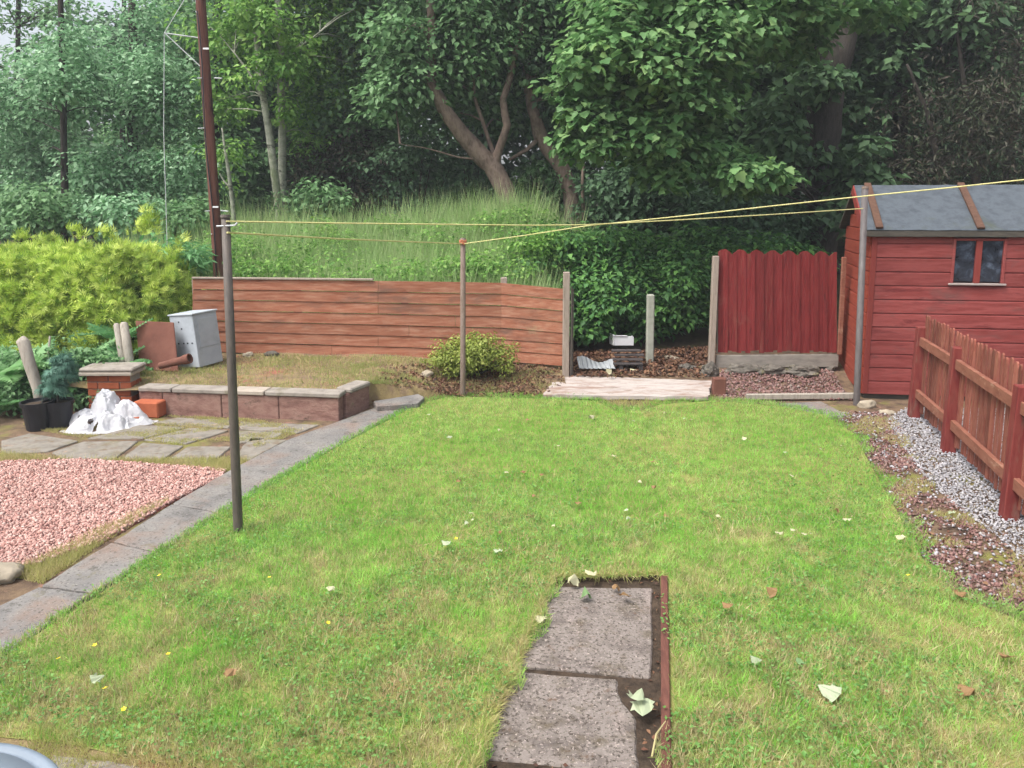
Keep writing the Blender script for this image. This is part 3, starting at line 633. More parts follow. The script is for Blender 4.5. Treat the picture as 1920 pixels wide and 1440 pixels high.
nm6 = blades(edge5, 12000, 26, .02, .06, .004, lean=.95, z0=.032, weight=lambda x, y: (np.sin(x * 16 + 2 * np.sin(y * 11)) * np.sin(y * 15 + x) > -.35) * 1.0)
for v_, l_, n_ in zip(nm6.V, nm6.L, nm6.N): nm.V.append(v_); nm.L.append(l_ + nm.nv); nm.N.append(n_); nm.nv += len(v_)
nm5 = blades(strip, 11000, 25, .015, .055, .005, lean=.95, z0=.004, weight=lambda x, y: (np.sin(x * 6 + 2 * np.sin(y * 4)) * np.sin(y * 5 + x) > .05) * 1.0)
for v_, l_, n_ in zip(nm5.V, nm5.L, nm5.N): nm.V.append(v_); nm.L.append(l_ + nm.nv); nm.N.append(n_); nm.nv += len(v_)
tag(nm.build('weedy_grass', MT['drygrass']), kind='stuff')

# ------------------------------------------------------------------ raised bed and its wall
WC = G(636, 790, 0); WL = G(262, 776, 0); WR = G(694, 764, 0); WH = .235; CT = .045
dirL = (WL - WC).normalized(); dirR = (WR - WC).normalized(); nF = Vector((-dirL.y, dirL.x, 0)); nF = nF if nF.y > 0 else -nF
nR = Vector((-dirR.y, dirR.x, 0)); nR = nR if nR.x < 0 else -nR
TH = .13
def bedz(x, y):
    k = sstep(-1.75, -.35, x); base = .255 * (1 - k) + k * (.03 + .12 * sstep(8.2, 9.4, y))
    return base + .03 * mnoise.noise(Vector((x * 2, y * 2, 0))) + .02 * sstep(8.6, 9.4, y) * (1 - k)
m = M(); NX, NY = 60, 22; x0, x1 = -5.4, .62
for j in range(NY + 1):
    for i in range(NX + 1):
        x = x0 + (x1 - x0) * i / NX
        if x < WC.x: yf = WC.y + (x - WC.x) * (WL.y - WC.y) / (WL.x - WC.x) + .06
        elif x < WR.x: yf = WC.y + .1 + (x - WC.x) * (WR.y - WC.y) / (WR.x - WC.x)
        else: yf = 8.02 + .3 * sstep(WR.x, 0, x)
        if x < WL.x - .1: yf += .0
        yb = 9.5; y = yf + (yb - yf) * j / NY
        z = bedz(x, y) if j else (-.06 if x > WC.x + .02 else bedz(x, y) - .03)
        m.v.append((x, y, z))
m.f = [(j * (NX + 1) + i, j * (NX + 1) + i + 1, (j + 1) * (NX + 1) + i + 1, (j + 1) * (NX + 1) + i) for j in range(NY) for i in range(NX)]
struct('soil_bed', m, MT['bedsoil'], smooth=True)
bedpoly = [Vector((-4.4, 7.75, 0)), Vector((WC.x - .1, WC.y + .22, 0)), Vector((WR.x - .1, WR.y, 0)), Vector((-.9, 8.5, 0)), Vector((.4, 8.6, 0)), Vector((.4, 9.2, 0)), Vector((-4.2, 9.3, 0))]
nm = blades(bedpoly, 13000, 31, .015, .075, .007, lean=.9, zf=lambda x, y: np.array([bedz(a, b) for a, b in zip(x, y)]),
            weight=lambda x, y: np.clip(.55 + .6 * np.sin(x * 2.3 + 1) * np.sin(y * 4 + x), .08, 1))
n2 = blades([Vector((-1.9, 7.75, 0)), Vector((-1.2, 8.1, 0)), Vector((-.2, 8.35, 0)), Vector((.5, 8.5, 0)), Vector((.5, 9.0, 0)), Vector((-1.9, 9.0, 0))], 5000, 32, .015, .08, .006, lean=.9, zf=lambda x, y: np.array([bedz(a, b) for a, b in zip(x, y)]), weight=lambda x, y: (np.sin(x * 7 + 2 * np.sin(y * 6)) * np.sin(y * 8) > .2) * 1.0)
for v_, l_, n_ in zip(n2.V, n2.L, n2.N): nm.V.append(v_); nm.L.append(l_ + nm.nv); nm.N.append(n_); nm.nv += len(v_)
tag(nm.build('bed_grass', MT['bedgrass']), kind='stuff')

wall = thing('retaining_wall', 'low weathered red brown block wall with grey coping round the raised bed', 'wall', WC)
def wall_run(a, d, nrm, L, cuts):
    e = 0
    for i, l in enumerate(cuts):
        l = min(l, L - e)
        if l <= .02: break
        # subdivided rough-faced block
        mm = M().box(a + d * e - Vector((0, 0, .05)), d * (l - .006), nrm * TH, Vector((0, 0, WH + .05)))
        o = build('block', mm, MT['wallblock'], wall, bevel=.008); e += l
L1 = (WL - WC).length; L2 = (WR - WC).length
wall_run(WC, dirL, nF, L1, [.62, .6, .63, .6, .7])
wall_run(WC + dirR * .135, dirR, nR, L2 - .135, [.5, .6])
e = -.02
for l, mt in ((.78, 'capstone'), (.36, 'capcream'), (.62, 'capstone'), (.6, 'capstone'), (.4, 'capstone')):
    l = min(l, L1 - e)
    if l < .05: break
    build('coping', M().box(WC + dirL * e - nF * .02 + Vector((0, 0, WH + .002)), dirL * (l - .012), nF * .19, Vector((0, 0, CT))), MT[mt], wall, bevel=.008); e += l
build('coping', M().box(WC + dirR * .19 - nR * .02 + Vector((0, 0, WH + .002)), dirR * (L2 - .2), nR * .18, Vector((0, 0, CT + .004))), MT['capstone'], wall, bevel=.012)

# ------------------------------------------------------------------ brick pier, bricks, bag, pots
pc = G(208, 770, 0); pw = .46
pier = thing('brick_pier', 'short orange brick pier with a grey stone cap by the raised bed', 'pier', pc)
m = M(); zc = 0.0; rnd = random.Random(3)
for cidx in range(5):
    h = .075; off = .5 if cidx % 2 else 0
    for side in range(2):
        for k in range(-1, 3):
            xa = max(-pw / 2, -pw / 2 + (k + off) * .225); xb = min(pw / 2, -pw / 2 + (k + 1 + off) * .225)
            if xb - xa < .03: continue
            m.box(pc + Vector((xa + .004, side * .12 + rnd.uniform(-.004, .004), zc + .004)), (xb - xa - .008, 0, 0), (0, .11, 0), (0, 0, h - .008))
    zc += h
build('brickwork', m, MT['orangebrick'], pier, bevel=.006)
build('mortar_core', M().box(pc + Vector((-pw / 2 + .012, .012, -.02)), (pw - .024, 0, 0), (0, .206, 0), (0, 0, zc + .015)), MT['capstone'], pier)
build('bed_slab', M().box(pc + Vector((-pw / 2 - .05, -.05, zc)), (pw + .08, 0, 0), (0, .32, 0), (0, 0, .035)), MT['capcream'], pier, bevel=.006)
build('cap', M().box(pc + Vector((-pw / 2 - .045, -.05, zc + .037)), (pw + .09, .01, 0), (-.01, .33, 0), (0, 0, .042)), MT['capstone'], pier, bevel=.014)
bp = G(276, 784, 0)
solo('brick', M().cbox(bp + Vector((0, .1, .08)), (.27, .2, .16), -.15), MT['orangebrick'], 'large loose orange brick at the foot of the pier', 'brick', 'loose bricks', bevel=.012)
bp = G(238, 797, 0)
solo('brick', M().cbox(bp + Vector((0, .03, .05)), (.22, .1, .075), .25, .2), MT['orangebrick'], 'red brick half covered by the white plastic bag', 'brick', 'loose bricks', bevel=.006)
bp = G(1350, 742, .02)
solo('brick', M().cbox(bp + Vector((0.0, .06, .09)), (.14, .1, .2), -.05), MT['terracotta'], 'reddish block standing at the end of the pale board', 'brick', 'loose bricks', bevel=.008)

# plastic bag: a crumpled sheet heaped over bricks
bc = G(198, 802, 0); NXB, NYB = 110, 80; m = M()
for j in range(NYB + 1):
    for i in range(NXB + 1):
        u_ = i / NXB * 2 - 1; v_ = j / NYB * 2 - 1
        rr = math.sqrt(u_ * u_ + v_ * v_); an = math.atan2(v_, u_)
        edge = 1 + .28 * mnoise.noise(Vector((math.cos(an) * 1.6, math.sin(an) * 1.6, 2.2)))
        x = u_ * .37 * edge; y = v_ * .3 * edge
        pk = 0
        for (du, dv, ru, rv, dh) in ((-.18, .3, .5, .5, .31), (.34, .25, .4, .45, .22), (-.62, -.05, .34, .42, .17), (.08, -.35, .5, .4, .16), (.68, -.1, .3, .4, .09), (-.3, -.45, .4, .35, .13)):
            dd_ = ((u_ - du) / ru) ** 2 + ((v_ - dv) / rv) ** 2
            if dd_ < 1: pk = max(pk, dh * (1 - dd_) ** .55)
        q = Vector((x * 7, y * 7, 0))
        cr = (.5 - abs(mnoise.noise(q * 1.3 + Vector((2, 5, 0))))) * .07 + (.5 - abs(mnoise.noise(q * 2.9 + Vector((4, 1, 0))))) * .05 + mnoise.noise(q * 6) * .014 - .045
        fall = max(0, 1 - rr ** 5)
        z = max(.006, (pk + cr * (.4 + 3 * pk)) * fall + .008)
        m.v.append((bc.x + x + .05 * mnoise.noise(q + Vector((9, 0, 0))), bc.y + .08 + y + .05 * mnoise.noise(q + Vector((0, 9, 0))), z))
m.f = [(j * (NXB + 1) + i, j * (NXB + 1) + i + 1, (j + 1) * (NXB + 1) + i + 1, (j + 1) * (NXB + 1) + i) for j in range(NYB) for i in range(NXB)
       if ((i / NXB * 2 - 1) ** 2 + (j / NYB * 2 - 1) ** 2) < 1.0 + .25 * mnoise.noise(Vector((i * .15, j * .15, 0))) and not (mnoise.noise(Vector((i * .11, j * .13, 5))) > .42 and j < NYB * .45)]
solo('plastic_bag', m, MT['bag'], 'crumpled white plastic sack heaped against the brick pier', 'plastic bag', smooth=True)

def pot(px, py, r, h, label):
    c = G(px, py, 0)
    o = thing('plant_pot', label, 'plant pot', c, 'black plastic pots')
    m = M().lathe(c, [(r * .76, 0), (r * .8, .01), (r * .97, h * .86), (r * 1.06, h * .86), (r * 1.07, h), (r * .98, h), (r * .95, h * .9), (r * .9, h * .88)], 28)
    build('pot_body', m, MT['blackplastic'], o, smooth=False)
    build('compost', M().lathe(c, [(r * .93, h * .84), (r * .9, h * .885), (.02, h * .92)], 20), MT['darksoil'], o); return c
pA = pot(74, 804, .135, .27, 'left black plastic pot, with a grey stake behind it')
pB = pot(113, 800, .128, .26, 'black plastic pot next to the white bag')

def plank(name, a, b, wv, th, mat, label, cat, group=None, bevel=.006):
    a, b, wv = Vector(a), Vector(b), Vector(wv); d = (b - a); nn = d.cross(wv).normalized() * th
    return solo(name, M().box(a - wv / 2 - nn / 2, wv, nn, d), mat, label, cat, group, bevel)
a = P(82, 790, 7.25); b_ = P(44, 636, 7.32)
m = M().tube([a, a.lerp(b_, .4) + Vector((.02, 0, 0)), a.lerp(b_, .75), b_ - Vector((0, 0, .03)), b_ + Vector((-.03, 0, .0))], [.05, .05, .055, .06, .05], 12, wob=.15)
solo('timber_stake', m, MT['greywood'], 'old grey leaning stake rising behind the black pots', 'stake', 'old grey stakes', smooth=True)
for (bx, by, tx, ty, w_, lb) in ((232, 690, 218, 606, .05, 'thin split grey stake behind the brick pier'), (244, 690, 232, 604, .065, 'thicker round topped grey stake behind the brick pier')):
    a = P(bx, by, 8.25); b_ = P(tx, ty, 8.4)
    solo('timber_stake', M().tube([a - Vector((0, 0, .3)), a, a.lerp(b_, .5), b_ - Vector((0, 0, .02)), b_], [w_ * .75, w_ * .75, w_ * .72, w_ * .68, w_ * .4], 10, wob=.15), MT['greywood'], lb, 'stake', 'old grey stakes', smooth=True)
a = P(88, 690, 7.9); b_ = P(94, 630, 8.0)
solo('timber_stake', M().tube([a - Vector((0, 0, .5)), a, b_], [.014, .013, .01], 6), MT['greywood'], 'very thin pale cane among the ferns', 'stake', 'old grey stakes')

# grey cabinet, rust board, terracotta pipe
cb = P(375, 676, 8.75); cb.z = bedz(cb.x, 8.75) + .005
cab = thing('metal_cabinet', 'dented pale grey metal cabinet leaning in front of the plank fence', 'cabinet', cb)
rz = R(66); wA, wB, hh = .36, .36, .60
lean_ = Matrix.Rotation(R(-5.5), 3, 'Y') @ Matrix.Rotation(R(-1), 3, 'X')
rot = lean_ @ Matrix.Rotation(rz, 3, 'Z')
def lb(mm, name, mat, bevel=.006):
    mm.v = [tuple(cb + rot @ Vector(v)) for v in mm.v]; return build(name, mm, mat, cab, bevel=bevel)
# local: front-left face looks to -x, right face looks to -y
lb(M().box((-wA * .45, -wB * .45, 0), (wB, 0, 0), (0, wA, 0), (0, 0, hh)), 'body', MT['greycab'])
lb(M().box((-wA * .45 - .012, -wB * .45 - .012, hh + .001), (wB + .024, 0, 0), (0, wA + .024, 0), (0, 0, .018)), 'lid', MT['greycab'], .004)
lb(M().box((-wA * .45 + .05, -wB * .45 - .006, hh * .36), (wB * .78, 0, 0), (0, .005, 0), (0, 0, hh * .56)), 'door', MT['greycab'], .002)
for (v_, z_) in ((.12, .88), (.15, .75), (.07, .47), (.15, .47), (.21, .47), (.28, .47)):
    lb(M().cbox((-wA * .45 - .001, -wB * .45 + wA - v_ - .02, hh * z_), (.004, .018, .016)), 'vent_hole', MT['blackplastic'], 0)
q0 = P(262, 690, 8.5); q1 = P(334, 683, 8.38); d = (q1 - q0); d.z = 0
plank('rusty_board', q0 + d * .5 + Vector((0, 0, -.02)), P(290, 603, 8.62), d, .015, MT['rustboard'], 'rust brown sheet leaning beside the grey cabinet', 'board')
a = P(300, 686, 8.28); b_ = P(356, 672, 8.22)
m = M(); npt = 10
dd = (b_ - a).normalized(); uu = dd.cross(Vector((0, 0, 1))).normalized(); vv = uu.cross(dd)
ring = lambda c, r: [c + uu * math.cos(2 * pi * k / 20) * r + vv * math.sin(2 * pi * k / 20) * r for k in range(20)]
rr_ = [ring(a, .036), ring(a.lerp(b_, .8), .045), ring(a.lerp(b_, .82), .054), ring(b_, .056), ring(b_, .042), ring(a.lerp(b_, .7), .036)]
for r_ in rr_: m.v += [tuple(p) for p in r_]
for i in range(len(rr_) - 1):
    for k in range(20): m.f.append((i * 20 + k, i * 20 + (k + 1) % 20, (i + 1) * 20 + (k + 1) % 20, (i + 1) * 20 + k))
m.f.append(tuple(range(20))); m.f.append(tuple(100 + k for k in range(20)))
solo('clay_pipe', m, MT['terracotta'], 'old terracotta clay pipe lying at the foot of the grey cabinet', 'pipe')

# ------------------------------------------------------------------ back plank fence
FY = 9.4
A0, A1, A2 = 362, 945, 1056
def f_pt(px, k):     # k=0 bottom .. 1 top
    if px <= A1: u_ = (px - A0) / (A1 - A0); Y = FY; top = 523 + 7 * max(0, u_) ** 1.5; bot = 658 + 20 * u_
    else: u_ = (px - A1) / (A2 - A1); Y = FY - .3 * u_; top = 530 + 11 * u_; bot = 678 + 8 * u_
    t_ = P(px, top, Y); b_ = P(px, bot, Y); return b_.lerp(t_, k)
fence = thing('plank_fence', 'long faded red brown fence of horizontal planks behind the raised bed', 'fence', f_pt(700, 0))
m = M(); NB = 7; rnd = random.Random(5)
for i in range(NB):
    xs_ = [A0, 470 + rnd.randint(-20, 20), 640 + rnd.randint(-40, 40), 800 + rnd.randint(-30, 30), A1, A2]
    cutat = {2: rnd.random() < .7, 3: rnd.random() < .4}
    pts = [A0 + (A2 - A0) * k / 24 for k in range(25)]; wv = rnd.random() * 9
    lo, hi = [], []
    for px in pts:
        jit_ = .006 * mnoise.noise(Vector((px * .01, i * 3.1, wv)))
        lo.append(f_pt(px, i / NB + .004) + Vector((0, 0, jit_ * .8))); hi.append(f_pt(px, (i + 1) / NB - .003) + Vector((0, 0, jit_)))
    brk = rnd.choice([9, 12, 14, 17])
    for (s0, s1) in ((0, brk), (brk, 24)):
        b = len(m.v); nn_ = s1 - s0 + 1
        for k in range(s0, s1 + 1):
            px_off = Vector((.004 if k == s0 and s0 else 0, 0, 0))
            l_, h_ = lo[k] + px_off, hi[k] + px_off; t1 = Vector((0, -.019, 0)); t2 = Vector((0, .006, 0))
            m.v += [tuple(l_ + t1), tuple(h_ + Vector((0, -.008, 0))), tuple(h_ + t2), tuple(l_ + t2)]
        for k in range(nn_ - 1):
            o_ = b + 4 * k
            m.f += [(o_, o_ + 4, o_ + 5, o_ + 1), (o_ + 1, o_ + 5, o_ + 6, o_ + 2), (o_ + 2, o_ + 6, o_ + 7, o_ + 3), (o_ + 3, o_ + 7, o_ + 4, o_)]
        m.f += [(b, b + 1, b + 2, b + 3), tuple(b + 4 * (nn_ - 1) + q for q in (3, 2, 1, 0))]
build('planks', m, MT['fence'], fence)
a, b_ = f_pt(A0 - 1, 1), f_pt(700, 1)
build('top_rail', M().box(a + Vector((0, -.03, .002)), b_ - a, (0, .07, 0), (0, 0, .022)), MT['weathered'], fence, bevel=.004)
for px in (372, 560, 760, 945):
    c = f_pt(px, 0); t_ = f_pt(px, 1); top = t_.z - .01 if px != 945 else t_.z + .06
    build('fence_post', M().box((c.x - .04, c.y + .012, c.z - .25), (.08, 0, 0), (0, .08, 0), (0, 0, top - c.z + .25)), MT['weathered'], fence, bevel=.006)
for k in (.25, .75):
    a, b_ = f_pt(A0 + 4, k), f_pt(A1 - 6, k); build('back_rail', M().box(a + Vector((.05, .094, 0)), b_ - a - Vector((.1, 0, 0)), (0, .04, 0), (0, 0, .07)), MT['weathered'], fence)

c = P(1061, 694, 8.98); t_ = P(1061, 510, 8.98)
ep = thing('fence_end_post', 'pale weathered timber post at the open end of the plank fence', 'post', c)
build('post', M().box((c.x - .042, c.y - .045, c.z - .2), (.078, 0, 0), (0, .09, 0), (0, 0, t_.z - c.z + .2)), MT['weathered'], ep, bevel=.006)
build('angle_iron', M().box((c.x + .05, c.y - .03, c.z - .15), (.012, 0, 0), (0, .04, 0), (0, 0, t_.z - c.z - .02)).box((c.x + .063, c.y - .0, c.z - .15), (.022, 0, 0), (0, .01, 0), (0, 0, t_.z - c.z - .05)), MT['polemetal'], ep)
c = P(1218, 684, 9.55); t_ = P(1216, 552, 9.55)
solo('concrete_post', M().box((c.x - .045, c.y - .05, c.z - .2), (.09, 0, 0), (0, .1, 0), (-.01, 0, t_.z - c.z + .2)), MT['concrete'], 'lone pale concrete post standing in the fence gap', 'post', bevel=.012)

# ------------------------------------------------------------------ red scalloped panel
PY0, PY1 = 9.3, 9.15
pn = thing('red_fence_panel', 'dark red upright board fence panel with a scalloped top edge beside the shed', 'fence panel', P(1450, 690, 9.2))
def pp(px, py): u_ = (px - 1345) / (1575 - 1345); return P(px, py, PY0 + (PY1 - PY0) * u_)
m = M(); NBD = 26
for i in range(NBD):
    xa = 1347 + (1568 - 1347) * i / NBD; xb = 1347 + (1568 - 1347) * (i + 1) / NBD
    sc = lambda px: 478 + 5 * (px - 1347) / 220 - 11 * abs(math.sin((px - 1347 + 4) / 221 * pi * 7.3)) ** .8
    off = Vector((0, -.012 if i % 2 else 0, 0)); bot = 660 + random.uniform(-3, 2)
    p_ = [pp(xa - .5 + .2, bot), pp(xb + .3, bot + random.uniform(-1, 1)), pp(xb + .3, sc(xb)), pp((xa + xb) / 2, sc((xa + xb) / 2) - .6), pp(xa - .3, sc(xa))]
    fr = [q + off for q in p_]; bk = [q + off + Vector((0, .011, 0)) for q in p_]
    m.add(fr + bk, [(0, 1, 2, 3, 4), (9, 8, 7, 6, 5), (0, 5, 6, 1), (1, 6, 7, 2), (2, 7, 8, 3), (3, 8, 9, 4), (4, 9, 5, 0)])
build('boards', m, MT['fencered'], pn)
a, b_ = pp(1571, 664), pp(1580, 482)
build('edge_batten', M().box(a + Vector((-.012, -.03, 0)), (.05, 0, 0), (0, .04, 0), (b_ - a)), MT['picketrail'], pn, bevel=.004)
a, b_ = pp(1345, 664), pp(1347, 480)
build('edge_batten', M().box(a + Vector((.0, .014, 0)), (.04, 0, 0), (0, .04, 0), (b_ - a)), MT['weathered'], pn, bevel=.004)
for k in (505, 640):
    a, b_ = pp(1350, k), pp(1565, k); build('back_rail', M().box(a + Vector((.03, .014, 0)), b_ - a - Vector((.06, 0, 0)), (0, .035, 0), (0, 0, .05)), MT['weathered'], pn)
a, b_ = pp(1340, 690), pp(1570, 688)
build('gravel_board', M().box(a + Vector((.01, -.005, 0)), (b_ - a), (0, .03, 0), (0, 0, .16)), MT['gravelboard'], pn, bevel=.006)
c = P(1333, 690, 9.28); t_ = P(1342, 480, 9.28)
solo('fence_post', M().box((c.x - .035, c.y - .04, c.z - .2), (.07, 0, 0), (0, .08, 0), (t_.x - c.x, 0, t_.z - c.z + .2)), MT['weathered'], 'pale thin post at the left edge of the red panel', 'post', bevel=.006)
for i, (px, py, r_, lb_) in enumerate([(1395, 694, (.2, .1, .08), 'mossy rubble stone under the left part of the red panel'), (1450, 696, (.16, .1, .07), 'small mossy stone under the middle of the red panel'),
                                 (1505, 697, (.2, .11, .07), 'yellow mossy stone under the right part of the red panel'), (1552, 690, (.12, .1, .07), 'grey stone by the shed corner under the panel'),
                                 (1330, 697, (.1, .07, .09), 'pale jagged stone at the foot of the thin post'), (1290, 690, (.1, .06, .05), 'yellowish stone beside the pale curved log')]):
    c = G(px, py, .12); solo('rubble_stone', M().rock(c + Vector((0, 0, r_[2] * .1)), r_, i + 2, 3), MT['stone'], lb_, 'stone', 'stones along the back fence')
c = G(10, 1090, 0); solo('boulder', M().rock(c + Vector((-.06, .02, .02)), (.14, .1, .07), 9, 3), MT['palestone'], 'pale cream boulder at the left edge of the path', 'stone', smooth=True)

# ------------------------------------------------------------------ shed
FL = G(1616, 742, .03); al = R(7)
fx = Vector((math.cos(al), -math.sin(al), 0)); fy = Vector((math.sin(R(14)), math.cos(R(14)), 0)); Z = Vector((0, 0, 1))
FL.z = 0.06
SW, SD = 2.6, 1.5; EV = 1.79; RD = 2.24
shed = thing('garden_shed', 'red timber garden shed with a grey felt roof', 'shed', FL)
build('floor_bearer', M().box(FL + fx * .02 + fy * .02 - Z * .1, fx * (SW - .04), fy * (SD - .04), Z * .1), MT['fascia'], shed, bevel=.006)
m = M(); NBS = 12; bh = (EV - .0) / NBS
wx0, wx1 = 1.12, 1.80     # window span along the front, set below from the photograph
def along(px, py):        # distance along the front face at this image point
    d_ = ray(px, py); n_ = Vector((fx.y, -fx.x, 0)); tt = (FL - CAM).dot(n_) / d_.dot(n_); return (CAM + d_ * tt - FL)
w0, w1 = along(1780, 530), along(1888, 447); wx0, wx1 = w0.dot(fx), w1.dot(fx); wz0, wz1 = w0.z, min(w1.z, EV - .05)
def board(m, o, dx, dn, L, z0, z1, t=.016):
    # shiplap: the lower edge stands proud, the top tucked back
    v = [o + Z * z0 + dn * .02, o + Z * (z1 - .022) + dn * .018, o + Z * (z1 - .004) + dn * .004, o + Z * (z1 - .004), o + Z * z0]
    w_ = [p + dx * L for p in v]; m.add(v + w_, [(0, 5, 6, 1), (1, 6, 7, 2), (2, 7, 8, 3), (3, 8, 9, 4), (4, 9, 5, 0), (0, 1, 2, 3, 4), (9, 8, 7, 6, 5)])
for i in range(NBS):
    z0, z1 = i * bh, (i + 1) * bh
    if z1 > wz0 + .03 and z0 < wz1 - .02:
        board(m, FL + fx * .05, fx, -fy, wx0 - .05, z0, z1); board(m, FL + fx * wx1, fx, -fy, SW - wx1 - .05, z0, z1)
        if z0 < wz0: board(m, FL + fx * wx0, fx, -fy, wx1 - wx0, z0, wz0)
    else: board(m, FL + fx * .05, fx, -fy, SW - .1, z0, z1)
m.box(FL + fx * .02 + fy * .001, fx * (wx0 - .02), fy * .03, Z * EV); m.box(FL + fx * wx1 + fy * .001, fx * (SW - wx1 - .02), fy * .03, Z * EV)
m.box(FL + fx * wx0 + fy * .001, fx * (wx1 - wx0), fy * .03, Z * (wz0 - .005))
build('front_wall', m, MT['shed'], shed)
# gable end (faces left)
m = M()
for i in range(16):
    z0, z1 = i * bh, min((i + 1) * bh, RD - .03)
    zc_ = z0
    ins = 0 if z1 <= EV else (z1 - EV) / (RD - EV) * SD / 2
    if SD - 2 * ins < .06 or z1 <= z0: break
    v0 = FL + fy * (SD - ins); board(m, v0, -fy, -fx, SD - 2 * ins, z0, z1)
m.add([FL + fx * .03 + fy * .002, FL + fx * .03 + fy * SD, FL + fx * .03 + fy * SD + Z * EV, FL + fx * .03 + fy * SD / 2 + Z * RD, FL + fx * .03 + fy * .002 + Z * EV], [(0, 1, 2, 3, 4)])
build('gable_wall', m, MT['shedend'], shed)
m = M().box(FL + fx * SW + fy * .03, -fx * .03, fy * (SD - .03), Z * EV); m.add([FL + fx * SW + Z * EV, FL + fx * SW + fy * SD + Z * EV, FL + fx * SW + fy * SD / 2 + Z * RD], [(0, 1, 2)])
build('gable_wall', m, MT['shedend'], shed)
build('back_wall', M().box(FL + fy * SD + fx * .03, fx * (SW - .06), -fy * .03, Z * EV), MT['shed'], shed)
build('corner_trim', M().box(FL - fy * .026 - fx * .004, fx * .055, fy * .024, Z * (EV - .02)), MT['shedtrim'], shed, bevel=.003)
# window: frame, mullion, panes, sill
wn = build('window', M().box(FL + fx * wx0 - fy * .03 + Z * wz0, fx * .03, fy * .05, Z * (wz1 - wz0)).box(FL + fx * (wx1 - .03) - fy * .03 + Z * wz0, fx * .03, fy * .05, Z * (wz1 - wz0))
           .box(FL + fx * (wx0 + .031) - fy * .03 + Z * (wz1 - .025), fx * (wx1 - wx0 - .062), fy * .05, Z * .025), MT['shed'], shed, bevel=.003)
mid = (wx0 + wx1) / 2
build('mullion', M().box(FL + fx * (mid - .035) - fy * .034 + Z * wz0, fx * .06, fy * .05, Z * (wz1 - wz0 - .026)), MT['shedtrim'], wn, bevel=.003)
for s0, s1 in ((wx0 + .031, mid - .036), (mid + .026, wx1 - .031)):
    build('pane', M().box(FL + fx * s0 - fy * .002 + Z * (wz0 + .015), fx * (s1 - s0), fy * .006, Z * (wz1 - wz0 - .042)), MT['glass'], wn)
build('sill', M().box(FL + fx * (wx0 - .02) - fy * .05 + Z * (wz0 - .022), fx * (wx1 - wx0 + .04), fy * .07, Z * .02), MT['frame_dark'], wn, bevel=.003)
# roof
OV = .07; sl = Vector((0, 0, RD - EV)) + fy * (SD / 2); sl.normalize(); slen = math.hypot(RD - EV, SD / 2) + OV
e0 = FL + Z * EV - sl * OV - fx * .09; sn = fx.cross(sl).normalized()
NXR, NYR = 36, 12; m = M()
for j in range(NYR + 1):
    for i in range(NXR + 1):
        q = e0 + fx * ((SW + .18) * i / NXR) + sl * (slen * j / NYR) + sn * (.03 + .006 * mnoise.noise(Vector((i * .5, j * .5, 3))))
        m.v.append(tuple(q))
m.f = [(j * (NXR + 1) + i, j * (NXR + 1) + i + 1, (j + 1) * (NXR + 1) + i + 1, (j + 1) * (NXR + 1) + i) for j in range(NYR) for i in range(NXR)]
sl2 = Vector((0, 0, -(RD - EV))) + fy * (SD / 2); sl2.normalize(); rt = e0 + sl * slen; sn2 = fx.cross(sl2).normalized()
if sn2.z < 0: sn2 = -sn2
rf = build('roof', m, MT['felt'], shed)
m = M().box(e0 + sn * .002, fx * (SW + .18), sl * slen, sn * .018).box(rt + sl2 * .02 + sn2 * .002, fx * (SW + .18), sl2 * slen, sn2 * .03)
build('roof_deck', m, MT['fascia'], shed)
for xo in (.10, along(1812, 360).dot(fx) + .2, 2.45):
    bx = e0 + fx * (xo)
    build('batten', M().box(bx + sn * .04 + sl * .01, fx * .075, sl * (slen - .01), sn * .025), MT['batten'], rf, bevel=.004)
build('eave_board', M().box(e0 - fy * .012 - Z * .045, fx * (SW + .18), fy * .02, Z * .062), MT['fascia'], rf, bevel=.004)
ge = e0 - fx * .016
build('barge_board', M().box(ge - sn * .07, fx * .016, sl * slen, sn * .1), MT['shedtrim'], rf, bevel=.003)
# timber kerb and stones by the shed
a, b_ = G(1400, 750, .02), G(1604, 748, .02)
solo('timber_kerb', M().box(a, (b_ - a), (0, .05, 0), Z * .06), MT['greywood'], 'long thin timber edging below the red panel', 'edging board', bevel=.006)
c = G(1625, 760, .02); solo('rubble_stone', M().rock(c, (.09, .06, .06), 31, 3), MT['palestone'], 'pale stone beside the foot of the grey pole', 'stone', 'stones along the back fence', smooth=True)
c = G(1663, 776, .0); solo('rubble_stone', M().rock(c + Vector((0, 0, .01)), (.08, .05, .035), 33, 3), MT['palestone'], 'flat pale stone near the picket fence end', 'stone', 'stones along the back fence', smooth=True)

